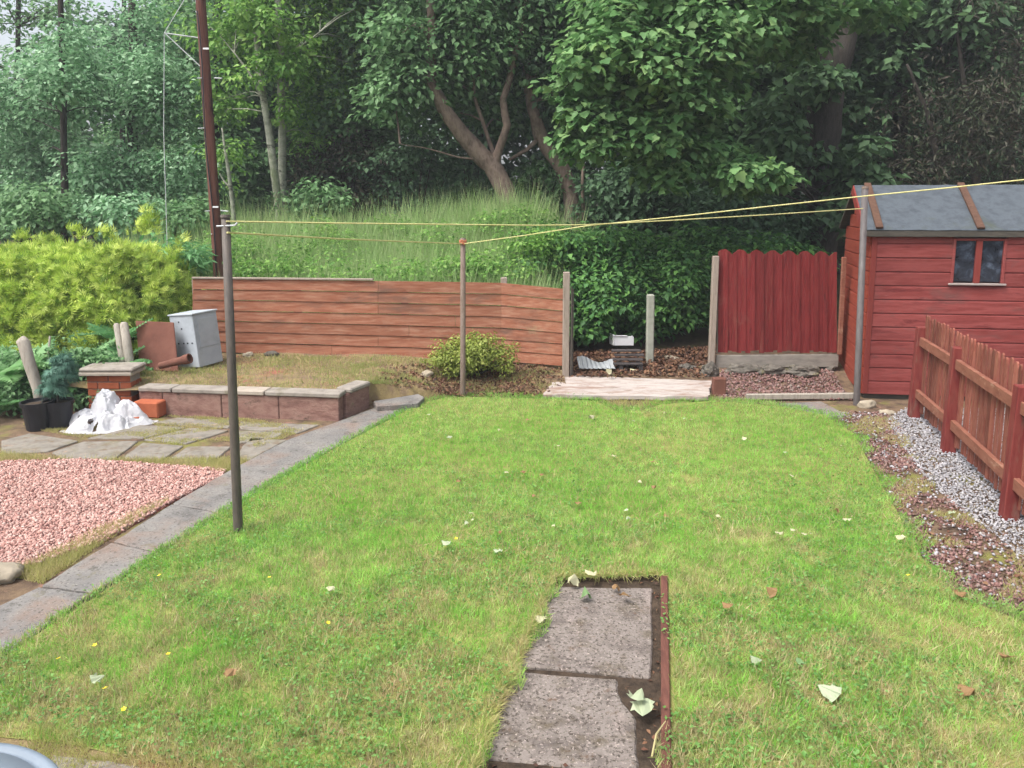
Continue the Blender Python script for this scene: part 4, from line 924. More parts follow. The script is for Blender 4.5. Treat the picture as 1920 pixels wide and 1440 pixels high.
# ------------------------------------------------------------------ picket fence
posts_px = [(1890, 972, 1903, 716), (1776, 849, 1787, 656), (1712, 784, 1724, 607)]
B = [G(x, y, 0) for x, y, _, _ in posts_px]
pf = thing('picket_fence', 'red brown picket fence with square posts on white gravel', 'fence', B[1])
ld = (B[0] - B[2]); ld.z = 0; ld.normalize(); ln = Vector((-ld.y, ld.x, 0)); ln = ln if ln.x > 0 else -ln       # away from lawn
Bx = [B[0] + ld * 1.45] + B
for i, b0 in enumerate(Bx):
    h = .92 if i else .94
    tilt_ = Vector((.025, 0, 0))
    s = .05 if i else .05
    build('post', M().box(b0 - ld * s - ln * s - Z * .15, ld * (2 * s), ln * (2 * s), Z * (h + .15) + tilt_), MT['picketpost'], pf, bevel=.006)
for i in range(len(Bx) - 1):
    a, b_ = Bx[i], Bx[i + 1]; d = (b_ - a); L = d.length; d.normalize()
    for z_ in (.22, .74):
        build('rail', M().box(a + d * .052 - ln * .01 + Z * z_, d * (L - .104), ln * .038, Z * .085), MT['picketrail'], pf, bevel=.004)
    npk = int(L / .088)
    for k in range(npk):
        c = a + d * ((k + .5) * L / npk) + ln * (.031 + random.uniform(0, .009)) + Z * random.uniform(-.012, .012)
        ra_ = random.uniform(-.16, .16); dq_ = (d * math.cos(ra_) + ln * math.sin(ra_)); wv = dq_ * random.uniform(.044, .05); tv = ln * .014; le = random.uniform(-.012, .012)
        z0, z1 = .075, 1.0
        o_ = c - wv / 2
        prof = [(0, z0), (1, z0), (1, z1), (.82, z1 + .03), (.5, z1 + .042), (.18, z1 + .03), (0, z1)]
        v = [o_ + wv * x + d * (le * (z - .5)) + Z * z for x, z in prof]; v2 = [p + tv for p in v]; n = len(v)
        mm = M().add(v + v2, [tuple(range(n)), tuple(range(2 * n - 1, n - 1, -1))] + [(i_, n + i_, n + (i_ + 1) % n, (i_ + 1) % n) for i_ in range(n)])
        build('picket', mm, MT['picket'], pf)

# ------------------------------------------------------------------ clothes poles and lines
b0 = G(447, 1000, .02); t0 = P(423, 408, b0.y)
cpole = thing('clothes_pole', 'dark steel clothes pole in the near left edge of the lawn', 'clothes pole', b0, 'clothes poles')
build('post', M().tube([b0 - Z * .1, b0, b0.lerp(t0, .5), t0], [.031, .03, .028, .026], 14), MT['polemetal'], cpole, smooth=True)
build('cap', M().tube([t0 + Z * .001, t0 + Z * .018], [.032, .028], 14), MT['polemetal'], cpole, smooth=False)
hk = P(424, 424, b0.y)
build('hook', M().tube([hk + Vector((-.05, -.02, 0)), hk + Vector((.06, -.02, .005)), hk + Vector((.075, -.02, .02))], .006, 6), MT['galv'], cpole)
b1 = G(868, 742, .03); t1 = P(868, 446, b1.y)
fpole = thing('clothes_pole', 'rusty brown clothes pole in front of the yellow shrub', 'clothes pole', b1, 'clothes poles')
build('post', M().tube([b1 - Z * .1, b1, t1], [.031, .03, .028], 12), MT['rustmetal'], fpole, smooth=True)
k1 = P(868, 457, b1.y)
build('rope_knot', M().tube([k1 + Vector((math.cos(a_) * (.032 + .004 * math.sin(a_ * 5)), math.sin(a_) * .034, .012 * math.sin(a_ * 3.3) + a_ * .0012)) for a_ in np.linspace(0, 8 * pi, 60)], .009, 5), MT['ropered'], fpole)
b2 = G(1606, 756, .02); t2 = P(1622, 354, b2.y + .02)
spole = thing('clothes_pole', 'tall grey clothes pole at the shed corner', 'clothes pole', b2, 'clothes poles')
build('post', M().tube([b2 - Z * .1, b2, t2], [.034, .034, .033], 14), MT['greypole'], spole, smooth=True)
build('cap', M().tube([t2 + Z * .001, t2 + Z * .025], [.036, .03], 14), MT['rustmetal'], spole)
def line(name, pix, depths, r, mat, label):
    pts = []
    for i in range(len(pix) - 1):
        (x0_, y0_), (x1_, y1_) = pix[i], pix[i + 1]; d0, d1 = depths[i], depths[i + 1]
        for k in range(8):
            s_ = k / 8; iz = (1 - s_) / d0 + s_ / d1          # straight in space between the two points
            pts.append(P(x0_ + (x1_ - x0_) * s_, y0_ + (y1_ - y0_) * s_, 1 / iz))
    pts.append(P(pix[-1][0], pix[-1][1], depths[-1]))
    return solo(name, M().tube(pts, r, 6), mat, label, 'clothes line', 'yellow clothes lines')
D0, D1, D2 = b0.y, b1.y, b2.y
def dep(px, xa, da, xb, db): s_ = (px - xa) / (xb - xa); return 1 / ((1 - s_) / da + s_ / db)
pa = [(424, 415), (640, 418.5), (860, 421), (1000, 422.5), (1100, 421.5), (1280, 412), (1450, 402), (1618, 391)]
line('clothes_line', pa, [dep(x, 424, D0 - .03, 1618, D2 - .04) for x, y in pa], .0055, MT['rope'], 'yellow washing line running straight from the near dark pole to the shed pole')
pb = [(426, 436), (640, 448), (760, 453), (866, 457)]
line('clothes_line', pb, [dep(x, 426, D0 - .03, 866, D1 - .03) for x, y in pb], .0068, MT['rope'], 'short yellow line sagging from the near pole to the rusty pole')
pc_ = [(870, 457), (980, 442), (1100, 423.5), (1280, 405), (1450, 386), (1618, 368), (1780, 352), (1920, 337), (2120, 315)]
line('clothes_line', pc_, [dep(x, 870, D1 - .03, 2120, 5.2) for x, y in pc_], .0055, MT['rope'], 'yellow line rising from the rusty pole across the shed roof')
tag(solo('line_post', M().tube([Vector((P(2120, 315, 5.2).x, 5.2, -.1)), P(2120, 308, 5.2)], .032, 12), MT['polemetal'], 'post at the far right holding the rising yellow line', 'clothes pole'))

# ------------------------------------------------------------------ telegraph pole
TY = 10.35; a = P(413, 545, TY); b_ = P(376, 0, TY); d = (b_ - a); d /= d.z
hz = hgt(a.x, TY)
tp0 = a - d * (a.z - hz + .2); tp1 = tp0 + d * 8.2
tele = thing('telegraph_pole', 'tall red brown timber telegraph pole behind the plank fence', 'telegraph pole', tp0)
build('pole', M().tube([tp0.lerp(tp1, k / 12) for k in range(13)], [.076 - .002 * k for k in range(13)], 16, wob=.04), MT['telegraph'], tele, smooth=True)
s0 = P(380, 72, TY); s1 = P(308, 62, TY - .1)
build('spreader_arm', M().tube([s0, s1], .009, 6), MT['galv'], tele)
build('arm_brace', M().tube([P(375, 124, TY - .06), P(311, 64, TY - .1)], .007, 6), MT['galv'], tele)
g0 = P(306, 447, TY - .2); g0.z = hgt(g0.x, TY) ; 
build('guy_wire', M().tube([g0, P(307, 250, TY - .14), s1, P(345, 0, TY - .05), P(366, -120, TY)], .005, 5), MT['galv'], tele)
for (px, py, px2) in ((384, 146, 370), (402, 146, 416), (386, 240, 371), (398, 395, 384), (414, 395, 428), (399, 438, 396)):
    build('climbing_peg', M().tube([P(px, py, TY - .03), P(px2, py + 1, TY - .08)], .008, 6), MT['galv'], tele)
for (px, py) in ((386, 91), (404, 388)):
    c = P(px, py, TY - .092); build('id_plate', M().cbox(c, (.075, .004, .022)), MT['whitetub'], tele)
build('cable', M().tube([P(377 + 37 * k / 10 - 7 + 2 * math.sin(k), 20 + 510 * k / 10, TY - .085) for k in range(11)], .009, 5), MT['blackplastic'], tele)

# ------------------------------------------------------------------ debris in the fence gap
a, b_, c_, e_ = G(1018, 742, .05), G(1328, 746, .05), G(1334, 716, .06), G(1046, 704, .06)
NXP, NYP = 50, 14; m = M()
for layer in (0, 1):
    for j in range(NYP + 1):
        for i in range(NXP + 1):
            u_, v_ = i / NXP, j / NYP; q = a.lerp(b_, u_).lerp(e_.lerp(c_, u_), v_)
            z_ = .01 * mnoise.noise(Vector((u_ * 4, v_ * 1.5, 0))) + .004 * mnoise.noise(Vector((u_ * 14, v_ * 6, 4)))
            wob_ = .05 * mnoise.noise(Vector((u_ * 9, v_ * 9, 8)))
            m.v.append((q.x + (wob_ if i in (0, NXP) else 0), q.y + (wob_ if j in (0, NYP) else 0), q.z + .012 + z_ - (.04 if layer else 0)))
nn_ = (NXP + 1) * (NYP + 1)
for j in range(NYP):
    for i in range(NXP):
        p0, p1, p2, p3 = j * (NXP + 1) + i, j * (NXP + 1) + i + 1, (j + 1) * (NXP + 1) + i + 1, (j + 1) * (NXP + 1) + i
        m.f.append((p0, p1, p2, p3)); m.f.append((p3 + nn_, p2 + nn_, p1 + nn_, p0 + nn_))
for i in range(NXP):
    m.f.append((i + nn_, i + 1 + nn_, i + 1, i)); o_ = NYP * (NXP + 1) + i; m.f.append((o_, o_ + 1, o_ + 1 + nn_, o_ + nn_))
for j in range(NYP):
    p0, p1 = j * (NXP + 1), (j + 1) * (NXP + 1); m.f.append((p0, p1, p1 + nn_, p0 + nn_)); m.f.append((p0 + NXP, p0 + NXP + nn_, p1 + NXP + nn_, p1 + NXP))
solo('pale_board', m, MT['palesheet'], 'large dirty white weathered board lying flat behind the lawn', 'board', smooth=False)
# tub
c = P(1170, 648, 10.4); tub = thing('plastic_tub', 'white open plastic tub among the ivy in the fence gap', 'tub', c)
m = M().box(c + Vector((-.13, 0, 0)), (.25, .0, 0), (0, .012, 0), (0, 0, .13)).box(c + Vector((-.145, .0, 0)), (.014, 0, 0), (-.04, .16, 0), (0, 0, .15)).box(c + Vector((.121, 0, 0)), (.012, 0, 0), (0, .16, 0), (0, 0, .12)).box(c + Vector((-.13, .012, -.002)), (.25, 0, 0), (0, .15, 0), (0, 0, .01))
build('tub_body', m, MT['whitetub'], tub, bevel=.003); build('rim', M().box(c + Vector((-.15, -.012, .131)), (.19, 0, 0), (0, .02, 0), (0, 0, .012)), MT['whitetub'], tub, bevel=.003)
# corrugated sheet
a = G(1086, 688, .16); b_ = G(1154, 688, .16); m = M(); n = 40
for i in range(n + 1):
    q = a.lerp(b_, i / n); zz = .015 * math.sin(i * 1.25); hh_ = .1 + .04 * math.sin(i * .17 + .5) - .001 * i
    m.v += [(q.x, q.y + zz, q.z - .02), (q.x - .02, q.y + .14 + zz, q.z + hh_ * .8)]
m.f = [(2 * i, 2 * i + 2, 2 * i + 3, 2 * i + 1) for i in range(n)]
solo('corrugated_sheet', m, MT['mesh'], 'small pale grey corrugated sheet lying in the fence gap', 'sheet')
pl_c = G(1180, 688, .16); pal = thing('slat_stack', 'dark wooden slats stacked like a pallet left of the concrete post', 'pallet', pl_c)
for k in range(4):
    build('slat', M().cbox(pl_c + Vector((random.uniform(-.02, .02), .05 + .05 * k, .03 + .045 * k)), (.36, .09, .02), random.uniform(-.05, .05)), MT['slate'], pal, bevel=.003)
for sx_ in (-.12, .12): build('bearer', M().box(pl_c + Vector((sx_, .02, -.05)), (.05, 0, 0), (0, .25, 0), (0, 0, .068)), MT['slate'], pal)
a, b_ = P(1246, 672, 9.75), P(1288, 684, 9.7)
solo('pale_log', M().tube([a, a.lerp(b_, .3) + Z * .015, a.lerp(b_, .7) + Z * .02, b_], [.035, .045, .04, .03], 10, wob=.2), MT['palestone'], 'short pale peeled log lying right of the concrete post', 'log', smooth=True)
c = P(800, 688, 8.7); c.z = bedz(c.x, c.y) + .02; solo('rubble_stone', M().rock(c, (.08, .05, .04), 41, 3), MT['palestone'], 'pinkish pale stone left of the yellow shrub', 'stone', 'stones along the back fence', smooth=True)
for i, (px, py, lb_) in enumerate([(465, 668, 'white stone under the plank fence right of the near pole'), (510, 668, 'grey stone against the plank fence base')]):
    c = P(px, py, 9.2); c.z = bedz(c.x, c.y) + .015; solo('rubble_stone', M().rock(c, (.06 + .03 * i, .04, .04), 50 + i, 3), MT['palestone'] if i == 0 else MT['stone'], lb_, 'stone', 'stones along the back fence', smooth=True)
# leaf litter in the gap
gap = [G(1060, 700, .12), G(1335, 700, .12), P(1345, 640, 10.6), P(1060, 640, 10.6)]
g = np.random.default_rng(44); n = 6000; x, y = sample_poly(gap, n, g)
z = np.array([hgt(a, b) for a, b in zip(x, y)]) + .005 + .03 * g.random(n)
nm = NM().inst(LEAF[0], LEAF[1], frames(unit(g.normal(size=(n, 3)) * .6 + np.array([0, 0, 1])), g.normal(size=(n, 3))), np.stack([x, y, z], 1), .025 + .04 * g.random(n))
litb = [G(700, 748, .1), G(790, 752, 0), G(1030, 748, 0), G(1060, 715, .1), G(1050, 692, .12), G(950, 684, .14), G(700, 690, .2)]
n = 4200; x, y = sample_poly(litb, n, g, (), lambda x, y: np.clip(1.15 - ((x + .35) / .95) ** 2 + .35 * np.sin(x * 9 + 2 * np.sin(y * 8)) * np.sin(y * 11), .06, 1)); z = np.array([max(hgt(a, b), bedz(a, b) if b > 8.02 else 0) for a, b in zip(x, y)]) + .005 + .015 * g.random(n)
nm.inst(LEAF[0], LEAF[1], frames(unit(g.normal(size=(n, 3)) * .6 + np.array([0, 0, 1])), g.normal(size=(n, 3))), np.stack([x, y, z], 1), .02 + .03 * g.random(n))
n = 500; x, y = sample_poly(strip, n, g)
nm.inst(LEAF[0], LEAF[1], frames(unit(g.normal(size=(n, 3)) * .6 + np.array([0, 0, 1])), g.normal(size=(n, 3))), np.stack([x, y, .012 + .01 * g.random(n)], 1), .015 + .025 * g.random(n))
n = 500; x, y = sample_poly(hole, n, g, (), lambda x, y: (np.abs(np.sin(x * 9)) > -1) * 1.0); keep = ~inpoly(x, y, gp([(1030, 1098), (1224, 1098), (1222, 1270), (1160, 1272), (1200, 1352), (1200, 1450), (895, 1424)])); x, y = x[keep], y[keep]; n = len(x)
nm.inst(LEAF[0], LEAF[1], frames(unit(g.normal(size=(n, 3)) * .6 + np.array([0, 0, 1])), g.normal(size=(n, 3))), np.stack([x, y, .006 + .012 * g.random(n)], 1), .012 + .02 * g.random(n))
tag(nm.build('leaf_litter', MT['litter']), kind='stuff')

# ------------------------------------------------------------------ bin at the bottom left
bz = .98; q0 = G(0, 1391, bz); q1 = G(112, 1441, bz); mid_ = (q0 + q1) / 2; ch = (q1 - q0); r_ = .3
pn_ = Vector((-ch.y, ch.x, 0)).normalized(); pn_ = pn_ if pn_.y < 0 else -pn_
bc_ = mid_ + pn_ * math.sqrt(r_ * r_ - (ch.length / 2) ** 2); bc_.z = 0
binn = thing('rubbish_bin', 'pale blue grey round bin lid cut off by the bottom left corner', 'bin', bc_)
build('bin_body', M().lathe(bc_, [(.22, 0), (.225, .02), (.275, bz - .05), (.26, bz - .05)], 48), MT['binblack'], binn, smooth=False)
build('lid', M().lathe(bc_, [(.285, bz - .05), (.3, bz - .045), (.302, bz - .005), (.298, bz), (.285, bz + .002), (.28, bz - .004), (.272, bz - .004), (.266, bz + .006), (.2, bz + .025), (.1, bz + .035), (.01, bz + .038)], 96), MT['lidblue'], binn, smooth=True)

# ------------------------------------------------------------------ vegetation
def reg(px, py, Y, rpx, rpz, ry, nc, cr, nl):
    c = P(px, py, Y); return (c.x, c.y, c.z, rpx / F * Y, ry, rpz / F * Y, nc, cr, nl)
def crown(name, regions, tmpl, size, mat, parent=None, seed=1, loc=None, smin=.6, **kw):
    p, Rm, cs = clumps(regions, seed, **kw); g = np.random.default_rng(seed + 99)
    sz = size * (smin + (1.5 - smin) * g.random(len(p))); o = NM().inst(tmpl[0], tmpl[1], Rm, p, np.stack([sz * (.8 + .4 * g.random(len(p))), sz, sz * (.2 + 1.6 * g.random(len(p)))], 1)).build(name, MT[mat], parent, loc)
    return o, cs
def twigs(m, trunk_pts, cs, n, r, g):
    """thin limbs from the trunk out to some of the leaf clumps"""
    tp = np.array([tuple(p) for p in trunk_pts])
    for c in cs[g.permutation(len(cs))[:n]]:
        dd = np.linalg.norm(tp - c, axis=1) + np.maximum(0, tp[:, 2] - c[2]) * 1.5; a = Vector(tp[int(np.argmin(dd))]); b = Vector(c)
        if (b - a).length > 4.5: continue
        mid = a.lerp(b, .5) + Vector((g.normal() * .12, g.normal() * .12, abs(g.normal()) * .18))
        L = (b - a).length; m.tube([a, a.lerp(mid, .5) + Vector((0, 0, .03)), mid, b], [r * .9, r * .7, r * .5, r * .18], 5, cap=False)
def tree(name, label, cat, group, trunks, regions, tmpl, size, leafm, bark, seed, ntw=25, tr=.03, **kw):
    """trunks: list of (points, radii); regions: leaf clump regions"""
    b = Vector(trunks[0][0][0]); t_ = thing(name, label, cat, b, group)
    g = np.random.default_rng(seed); m = M(); allp = []
    for pts, rad in trunks:
        pts = [Vector(p) for p in pts]; fine = []; fr = []
        for i in range(len(pts) - 1):
            for k in range(5):
                s_ = k / 5; q = pts[i].lerp(pts[i + 1], s_)
                wq = max(rad[i], .02) * .5
                fine.append(q + Vector((mnoise.noise(q * 1.3 + Vector((seed, 0, 0))), mnoise.noise(q * 1.3 + Vector((0, seed, 5))), 0)) * wq); fr.append(rad[i] * (1 - s_) + rad[i + 1] * s_)
        fine.append(pts[-1]); fr.append(rad[-1]); m.tube(fine, fr, 12, wob=.22); allp += fine
    o, cs = crown('crown', regions, tmpl, size, leafm, t_, seed, **kw)
    twigs(m, allp, cs, ntw, tr, g)
    build('trunk', m, MT[bark], t_, smooth=True)
    return t_
def gpt(px, Y, dz=0):      # ground point under an image column at depth Y
    x = P(px, 500, Y).x; return Vector((x, Y, hgt(x, Y) + dz))
WOOD = 'trees of the wood behind the garden'

# --- big sycamore behind the red panel
b = gpt(1543, 13.6, -.2); Y = 13.6
tr_main = ([b, P(1543, 470, Y), P(1545, 300, Y), P(1552, 150, Y), P(1545, 60, Y), P(1530, -80, Y + .1), P(1500, -300, Y)], [.42, .33, .29, .3, .24, .2, .12])
tr_b = ([P(1552, 150, Y), P(1585, 70, Y - .1), P(1610, -60, Y - .2), P(1660, -250, Y - .3)], [.24, .19, .16, .1])
tr_c = ([P(1545, 90, Y), P(1440, 20, Y - 1.2), P(1320, 10, Y - 2.6), P(1180, 60, Y - 3.4)], [.14, .09, .06, .025])
tr_d = ([P(1545, 60, Y), P(1480, -60, Y - 1), P(1300, -120, Y - 2.5), P(1150, -100, Y - 3.3)], [.13, .09, .06, .03])
syc = [reg(1240, 90, 10.3, 190, 100, .9, 60, .34, 105), reg(1180, 200, 10.4, 140, 90, .7, 44, .3, 98), reg(1130, 245, 10.3, 80, 50, .4, 16, .24, 84), reg(1330, 20, 10.6, 220, 70, 1., 50, .34, 98),
       reg(1290, 230, 10.6, 110, 90, .6, 26, .28, 84), reg(1400, 330, 10.2, 75, 28, .4, 16, .22, 70), reg(1480, 30, 11, 160, 60, 1, 30, .32, 91), reg(1240, 300, 10.4, 60, 45, .5, 14, .24, 77),
       reg(1300, -140, 11, 420, 110, 1.6, 60, .4, 84)]
tree('sycamore_tree', 'big sycamore with thick trunk behind the red panel, broad leaves hanging over the garden', 'tree', WOOD, [tr_main, tr_b, tr_c, tr_d], syc, LOBED, .1, 'sycamore', 'bark', 21, 60, .03, flat=.6, up=1.0, droop=.5)
# dark canopy and trunks further back on the right
def darktree(px, Y, r, lean, regs, label, seed, leafm='sycamoredark', bark='barkdark', size=.16, tmpl=LEAF, group=WOOD, ntw=30, tr=.03):
    b = gpt(px, Y, -.2)
    pts = [b, P(px + lean * .1, 430, Y), P(px + lean * .35, 250, Y), P(px + lean * .7, 50, Y), P(px + lean, -200, Y)]
    return tree('woodland_tree', label, 'tree', group, [(pts, [r * 1.3, r, r * .9, r * .75, r * .5])], regs, tmpl, size, leafm, bark, seed, ntw, tr)
darktree(1492, 14.6, .12, -20, [reg(1470, 250, 12.9, 36, 90, .4, 14, .3, 60), reg(1620, 330, 12.9, 26, 60, .3, 8, .28, 60), reg(1550, 140, 12.9, 50, 36, .3, 8, .24, 55), reg(1545, 300, 12.9, 40, 30, .3, 4, .22, 45), reg(1580, 410, 12.8, 40, 30, .3, 5, .24, 55), reg(1420, 200, 14.8, 190, 200, .9, 70, .5, 110), reg(1480, -100, 14.8, 260, 120, 1.2, 50, .6, 110)], 'dark leafy tree just left of the thick sycamore trunk', 31)
darktree(1668, 15.2, .16, 40, [reg(1720, 60, 14.6, 260, 120, 1., 70, .5, 110), reg(1650, 300, 15.8, 160, 130, .6, 46, .45, 100), reg(1800, -120, 15, 300, 120, 1.2, 50, .6, 110)], 'dark leafy tree rising behind the left end of the shed roof', 32)
# brown twiggy thicket above the shed
b = gpt(1830, 13.6, -.2)
tk = [([b, P(1830, 330, 13.6), P(1815, 200, 13.6), P(1790, 40, 13.6)], [.1, .07, .05, .02]), ([b + Vector((.5, .2, 0)), P(1890, 300, 13.8), P(1900, 150, 13.8), P(1930, 20, 13.8)], [.08, .06, .04, .02]), ([b + Vector((-.6, .1, 0)), P(1760, 320, 13.5), P(1740, 210, 13.4), P(1700, 120, 13.4)], [.07, .05, .04, .02])]
tree('twiggy_tree', 'brownish half bare twiggy tree behind the shed roof', 'tree', WOOD, tk, [reg(1830, 230, 13.6, 170, 130, .8, 80, .38, 95), reg(1780, 340, 13.8, 200, 40, .8, 30, .4, 90), reg(1850, 60, 13.8, 120, 70, .8, 26, .4, 70)], NARROW, .1, 'brownthicket', 'bark', 33, 160, .02, up=.2, droop=.6)
# --- leaning trunks in the middle
Y = 13.4; b = gpt(975, Y, -.2)
ln1 = ([b, P(962, 378, Y), P(925, 310, Y), P(880, 265, Y - .1), P(838, 212, Y - .2), P(806, 160, Y - .3), P(812, 60, Y - .3), P(800, -120, Y - .3)], [.2, .17, .16, .14, .12, .1, .075, .05])
ln1b = ([P(928, 312, Y), P(936, 285, Y), P(952, 235, Y - .1), P(944, 185, Y - .1), P(962, 130, Y), P(985, 20, Y), P(990, -160, Y)], [.09, .075, .065, .055, .05, .04, .03])
ln1c = ([P(905, 300, Y), P(860, 295, Y - .2), P(800, 278, Y - .3), P(750, 270, Y - .4)], [.022, .016, .011, .006])
ln1d = ([P(930, 308, Y), P(926, 285, Y + .1), P(916, 258, Y + .1), P(890, 180, Y + .1), P(880, 30, Y + .2)], [.05, .04, .035, .03, .02])
tree('leaning_tree', 'pinkish grey forked tree leaning left above the tall grass', 'tree', WOOD, [ln1, ln1b, ln1c, ln1d],
     [reg(860, 60, 13.6, 130, 110, .7, 60, .42, 100), reg(940, 40, 13.8, 110, 110, .8, 46, .42, 100), reg(760, 130, 13.2, 70, 110, .5, 28, .34, 90), reg(860, -120, 13.6, 250, 90, 1, 40, .5, 100), reg(905, 195, 14.4, 90, 60, .4, 18, .34, 80)], LEAF, .115, 'midgreen', 'barkpink', 41, 50, .025)
b = gpt(1085, 13.9, -.2); Y = 13.9
l2 = ([b, P(1072, 362, Y), P(1045, 310, Y), P(1016, 255, Y), P(998, 210, Y), P(990, 170, Y), P(992, 60, Y), P(1010, -140, Y)], [.17, .14, .13, .12, .1, .08, .06, .04])
l2b = ([P(1014, 258, Y), P(990, 280, Y - .1), P(955, 300, Y - .2)], [.05, .04, .025])
tree('leaning_tree', 'second darker leaning trunk right of the pinkish forked tree', 'tree', WOOD, [l2, l2b],
     [reg(1020, 70, 14.2, 100, 110, .7, 50, .4, 100), reg(1060, 190, 14.6, 100, 90, .6, 34, .4, 100), reg(1020, -120, 14, 220, 90, 1, 34, .5, 100)], LEAF, .115, 'ivydark', 'barkpink', 42, 40, .025)
b = gpt(1098, 13.2, -.1); solo('sapling', M().tube([b, P(1092, 350, 13.2), P(1094, 300, 13.2), P(1100, 230, 13.2)], [.035, .03, .025, .015], 8), MT['barkpink'], 'thin pale straight sapling stem right of the leaning trunks', 'sapling', smooth=True)
# --- birches left
Y = 13.6; b = gpt(528, Y, -.1)
bi1 = ([b, P(524, 400, Y), P(508, 290, Y), P(495, 190, Y), P(484, 100, Y), P(476, 30, Y), P(470, -140, Y)], [.075, .07, .066, .062, .058, .05, .035])
tree('birch_tree', 'slim pale birch with the left of the twin leaning stems', 'tree', WOOD, [bi1, ([P(495, 190, Y), P(470, 140, Y), P(440, 100, Y)], [.03, .02, .012])],
     [reg(500, 30, 13.2, 60, 50, .3, 12, .26, 70), reg(490, 135, 13.3, 50, 30, .2, 7, .2, 50), reg(470, 50, 14.3, 100, 90, .8, 44, .36, 85), reg(440, 170, 14.2, 50, 60, .4, 12, .26, 60), reg(480, -110, 14.2, 200, 80, 1, 40, .45, 80)], LEAF, .095, 'fresh', 'barkbirch', 51, 40, .015, droop=.5)
b = gpt(548, Y + .3, -.1)
bi2 = ([b, P(532, 400, Y + .3), P(529, 250, Y + .3), P(528, 130, Y + .3), P(522, 40, Y + .3), P(515, -140, Y + .3)], [.078, .072, .068, .066, .06, .04])
tree('birch_tree', 'slim grey birch, the straighter right stem of the twin', 'tree', WOOD, [bi2, ([P(528, 130, Y + .3), P(560, 90, Y + .2), P(600, 60, Y)], [.03, .02, .012])],
     [reg(560, 120, 13.5, 50, 50, .3, 9, .24, 60), reg(530, 215, 13.6, 26, 24, .2, 4, .18, 45), reg(610, 80, 14.7, 90, 110, .8, 56, .36, 85), reg(580, 220, 14.6, 50, 70, .5, 18, .28, 60), reg(590, -110, 14.5, 180, 80, 1, 40, .45, 80)], LEAF, .095, 'fresh', 'barkbirch', 52, 40, .015, droop=.5)
b = gpt(440, 12.6, -.1)
tree('young_birch', 'thin crooked pale stem just right of the telegraph pole', 'tree', WOOD, [([b, P(437, 405, 12.6), P(430, 330, 12.6), P(420, 270, 12.6), P(416, 240, 12.6)], [.04, .035, .03, .022, .012]), ([P(430, 350, 12.6), P(420, 340, 12.6), P(412, 325, 12.6)], [.018, .014, .008])],
     [reg(432, 300, 12.9, 30, 60, .3, 6, .22, 40)], LEAF, .08, 'fresh', 'barkbirch', 53, 6, .01)
darktree(690, 15.2, .11, -10, [reg(690, 120, 15, 110, 150, .8, 70, .42, 100), reg(660, 260, 15.4, 110, 70, .6, 34, .38, 90), reg(700, -120, 15, 200, 90, 1, 40, .5, 100)], 'mid green leafy tree between the birches and the leaning trunk', 54, 'midgreen', 'bark', .115)
# --- willows far left, leaf colour paled to imitate haze
darktree(255, 15.2, .1, -10, [reg(300, 190, 14.6, 80, 110, .8, 44, .36, 130), reg(265, 60, 15, 60, 60, .7, 14, .34, 90), reg(215, 150, 15.2, 40, 60, .6, 12, .3, 90), reg(235, 335, 14.2, 110, 60, .7, 44, .32, 120), reg(330, 330, 14, 60, 80, .6, 24, .3, 110)], 'pale green bushy willow left of the telegraph pole', 61, 'hazewillow', 'bark', .088, ntw=26, tr=.016)
darktree(124, 13.4, .06, -14, [reg(125, 140, 13.1, 60, 90, .3, 18, .3, 80), reg(60, 290, 15.5, 120, 90, .7, 46, .4, 130), reg(30, 190, 14.6, 60, 60, .6, 16, .36, 90), reg(170, 90, 14.8, 60, 60, .6, 14, .34, 80), reg(130, 170, 14.5, 90, 70, .7, 34, .4, 110), reg(20, 385, 15, 90, 50, .6, 30, .36, 110)], 'hazy tree with a dark bare lower trunk above the hedge', 62, 'hazewillow', 'barkdark', .095, ntw=14, tr=.014)
darktree(20, 20, .07, 20, [reg(60, 50, 20, 120, 70, 1., 22, .45, 55), reg(-60, 220, 20, 110, 120, 1., 30, .5, 80), reg(140, 130, 20, 70, 60, .8, 14, .4, 60)], 'thin crowned tree at the far left with sky showing through', 63, 'midgreen', 'barkdark', .13, ntw=50)
darktree(225, 19.5, .07, 10, [reg(230, 110, 19.5, 100, 80, 1.2, 44, .5, 90), reg(335, 60, 19, 80, 110, 1., 44, .5, 95)], 'tall blue green tree behind the spreader arm of the telegraph pole', 64, 'ivydark', 'barkdark', .13, ntw=50)
darktree(400, 17.5, .13, 10, [reg(400, 120, 17.5, 110, 170, 1., 70, .5, 100), reg(400, 320, 17, 110, 90, .8, 40, .46, 100)], 'mid green tree hidden behind the telegraph pole', 65, 'midgreen', 'barkdark', .125, ntw=40)
# --- rear screen of the wood
back = [(560, 20, 'dark tree deep in the wood behind the birches'), (720, 21, 'dark tree deep in the wood left of the leaning trunk'), (880, 20, 'dark tree deep in the wood behind the leaning fork'), (1050, 21, 'dark tree deep in the wood behind the second leaning trunk'),
        (1220, 20, 'dark tree deep in the wood behind the hanging sycamore leaves'), (1400, 21, 'dark tree deep in the wood left of the sycamore trunk'), (1590, 20, 'dark tree deep in the wood right of the sycamore trunk'), (1760, 20, 'dark tree deep in the wood above the shed window'), (1930, 20, 'dark tree deep in the wood at the right edge'), (2100, 19, 'dark tree in the wood beyond the right edge of the shed')]
for i, (px, Y, lb_) in enumerate(back):
    darktree(px, Y, .16 + .04 * (i % 3), random.randint(-40, 40), [reg(px, 330, Y, 140, 150, 1.2, 54, .65, 95), reg(px, 100, Y, 150, 160, 1.4, 70, .7, 100), reg(px, -150, Y, 170, 120, 1.4, 50, .7, 100)], lb_, 70 + i, 'ivydark', 'barkdark', .2, ntw=30)
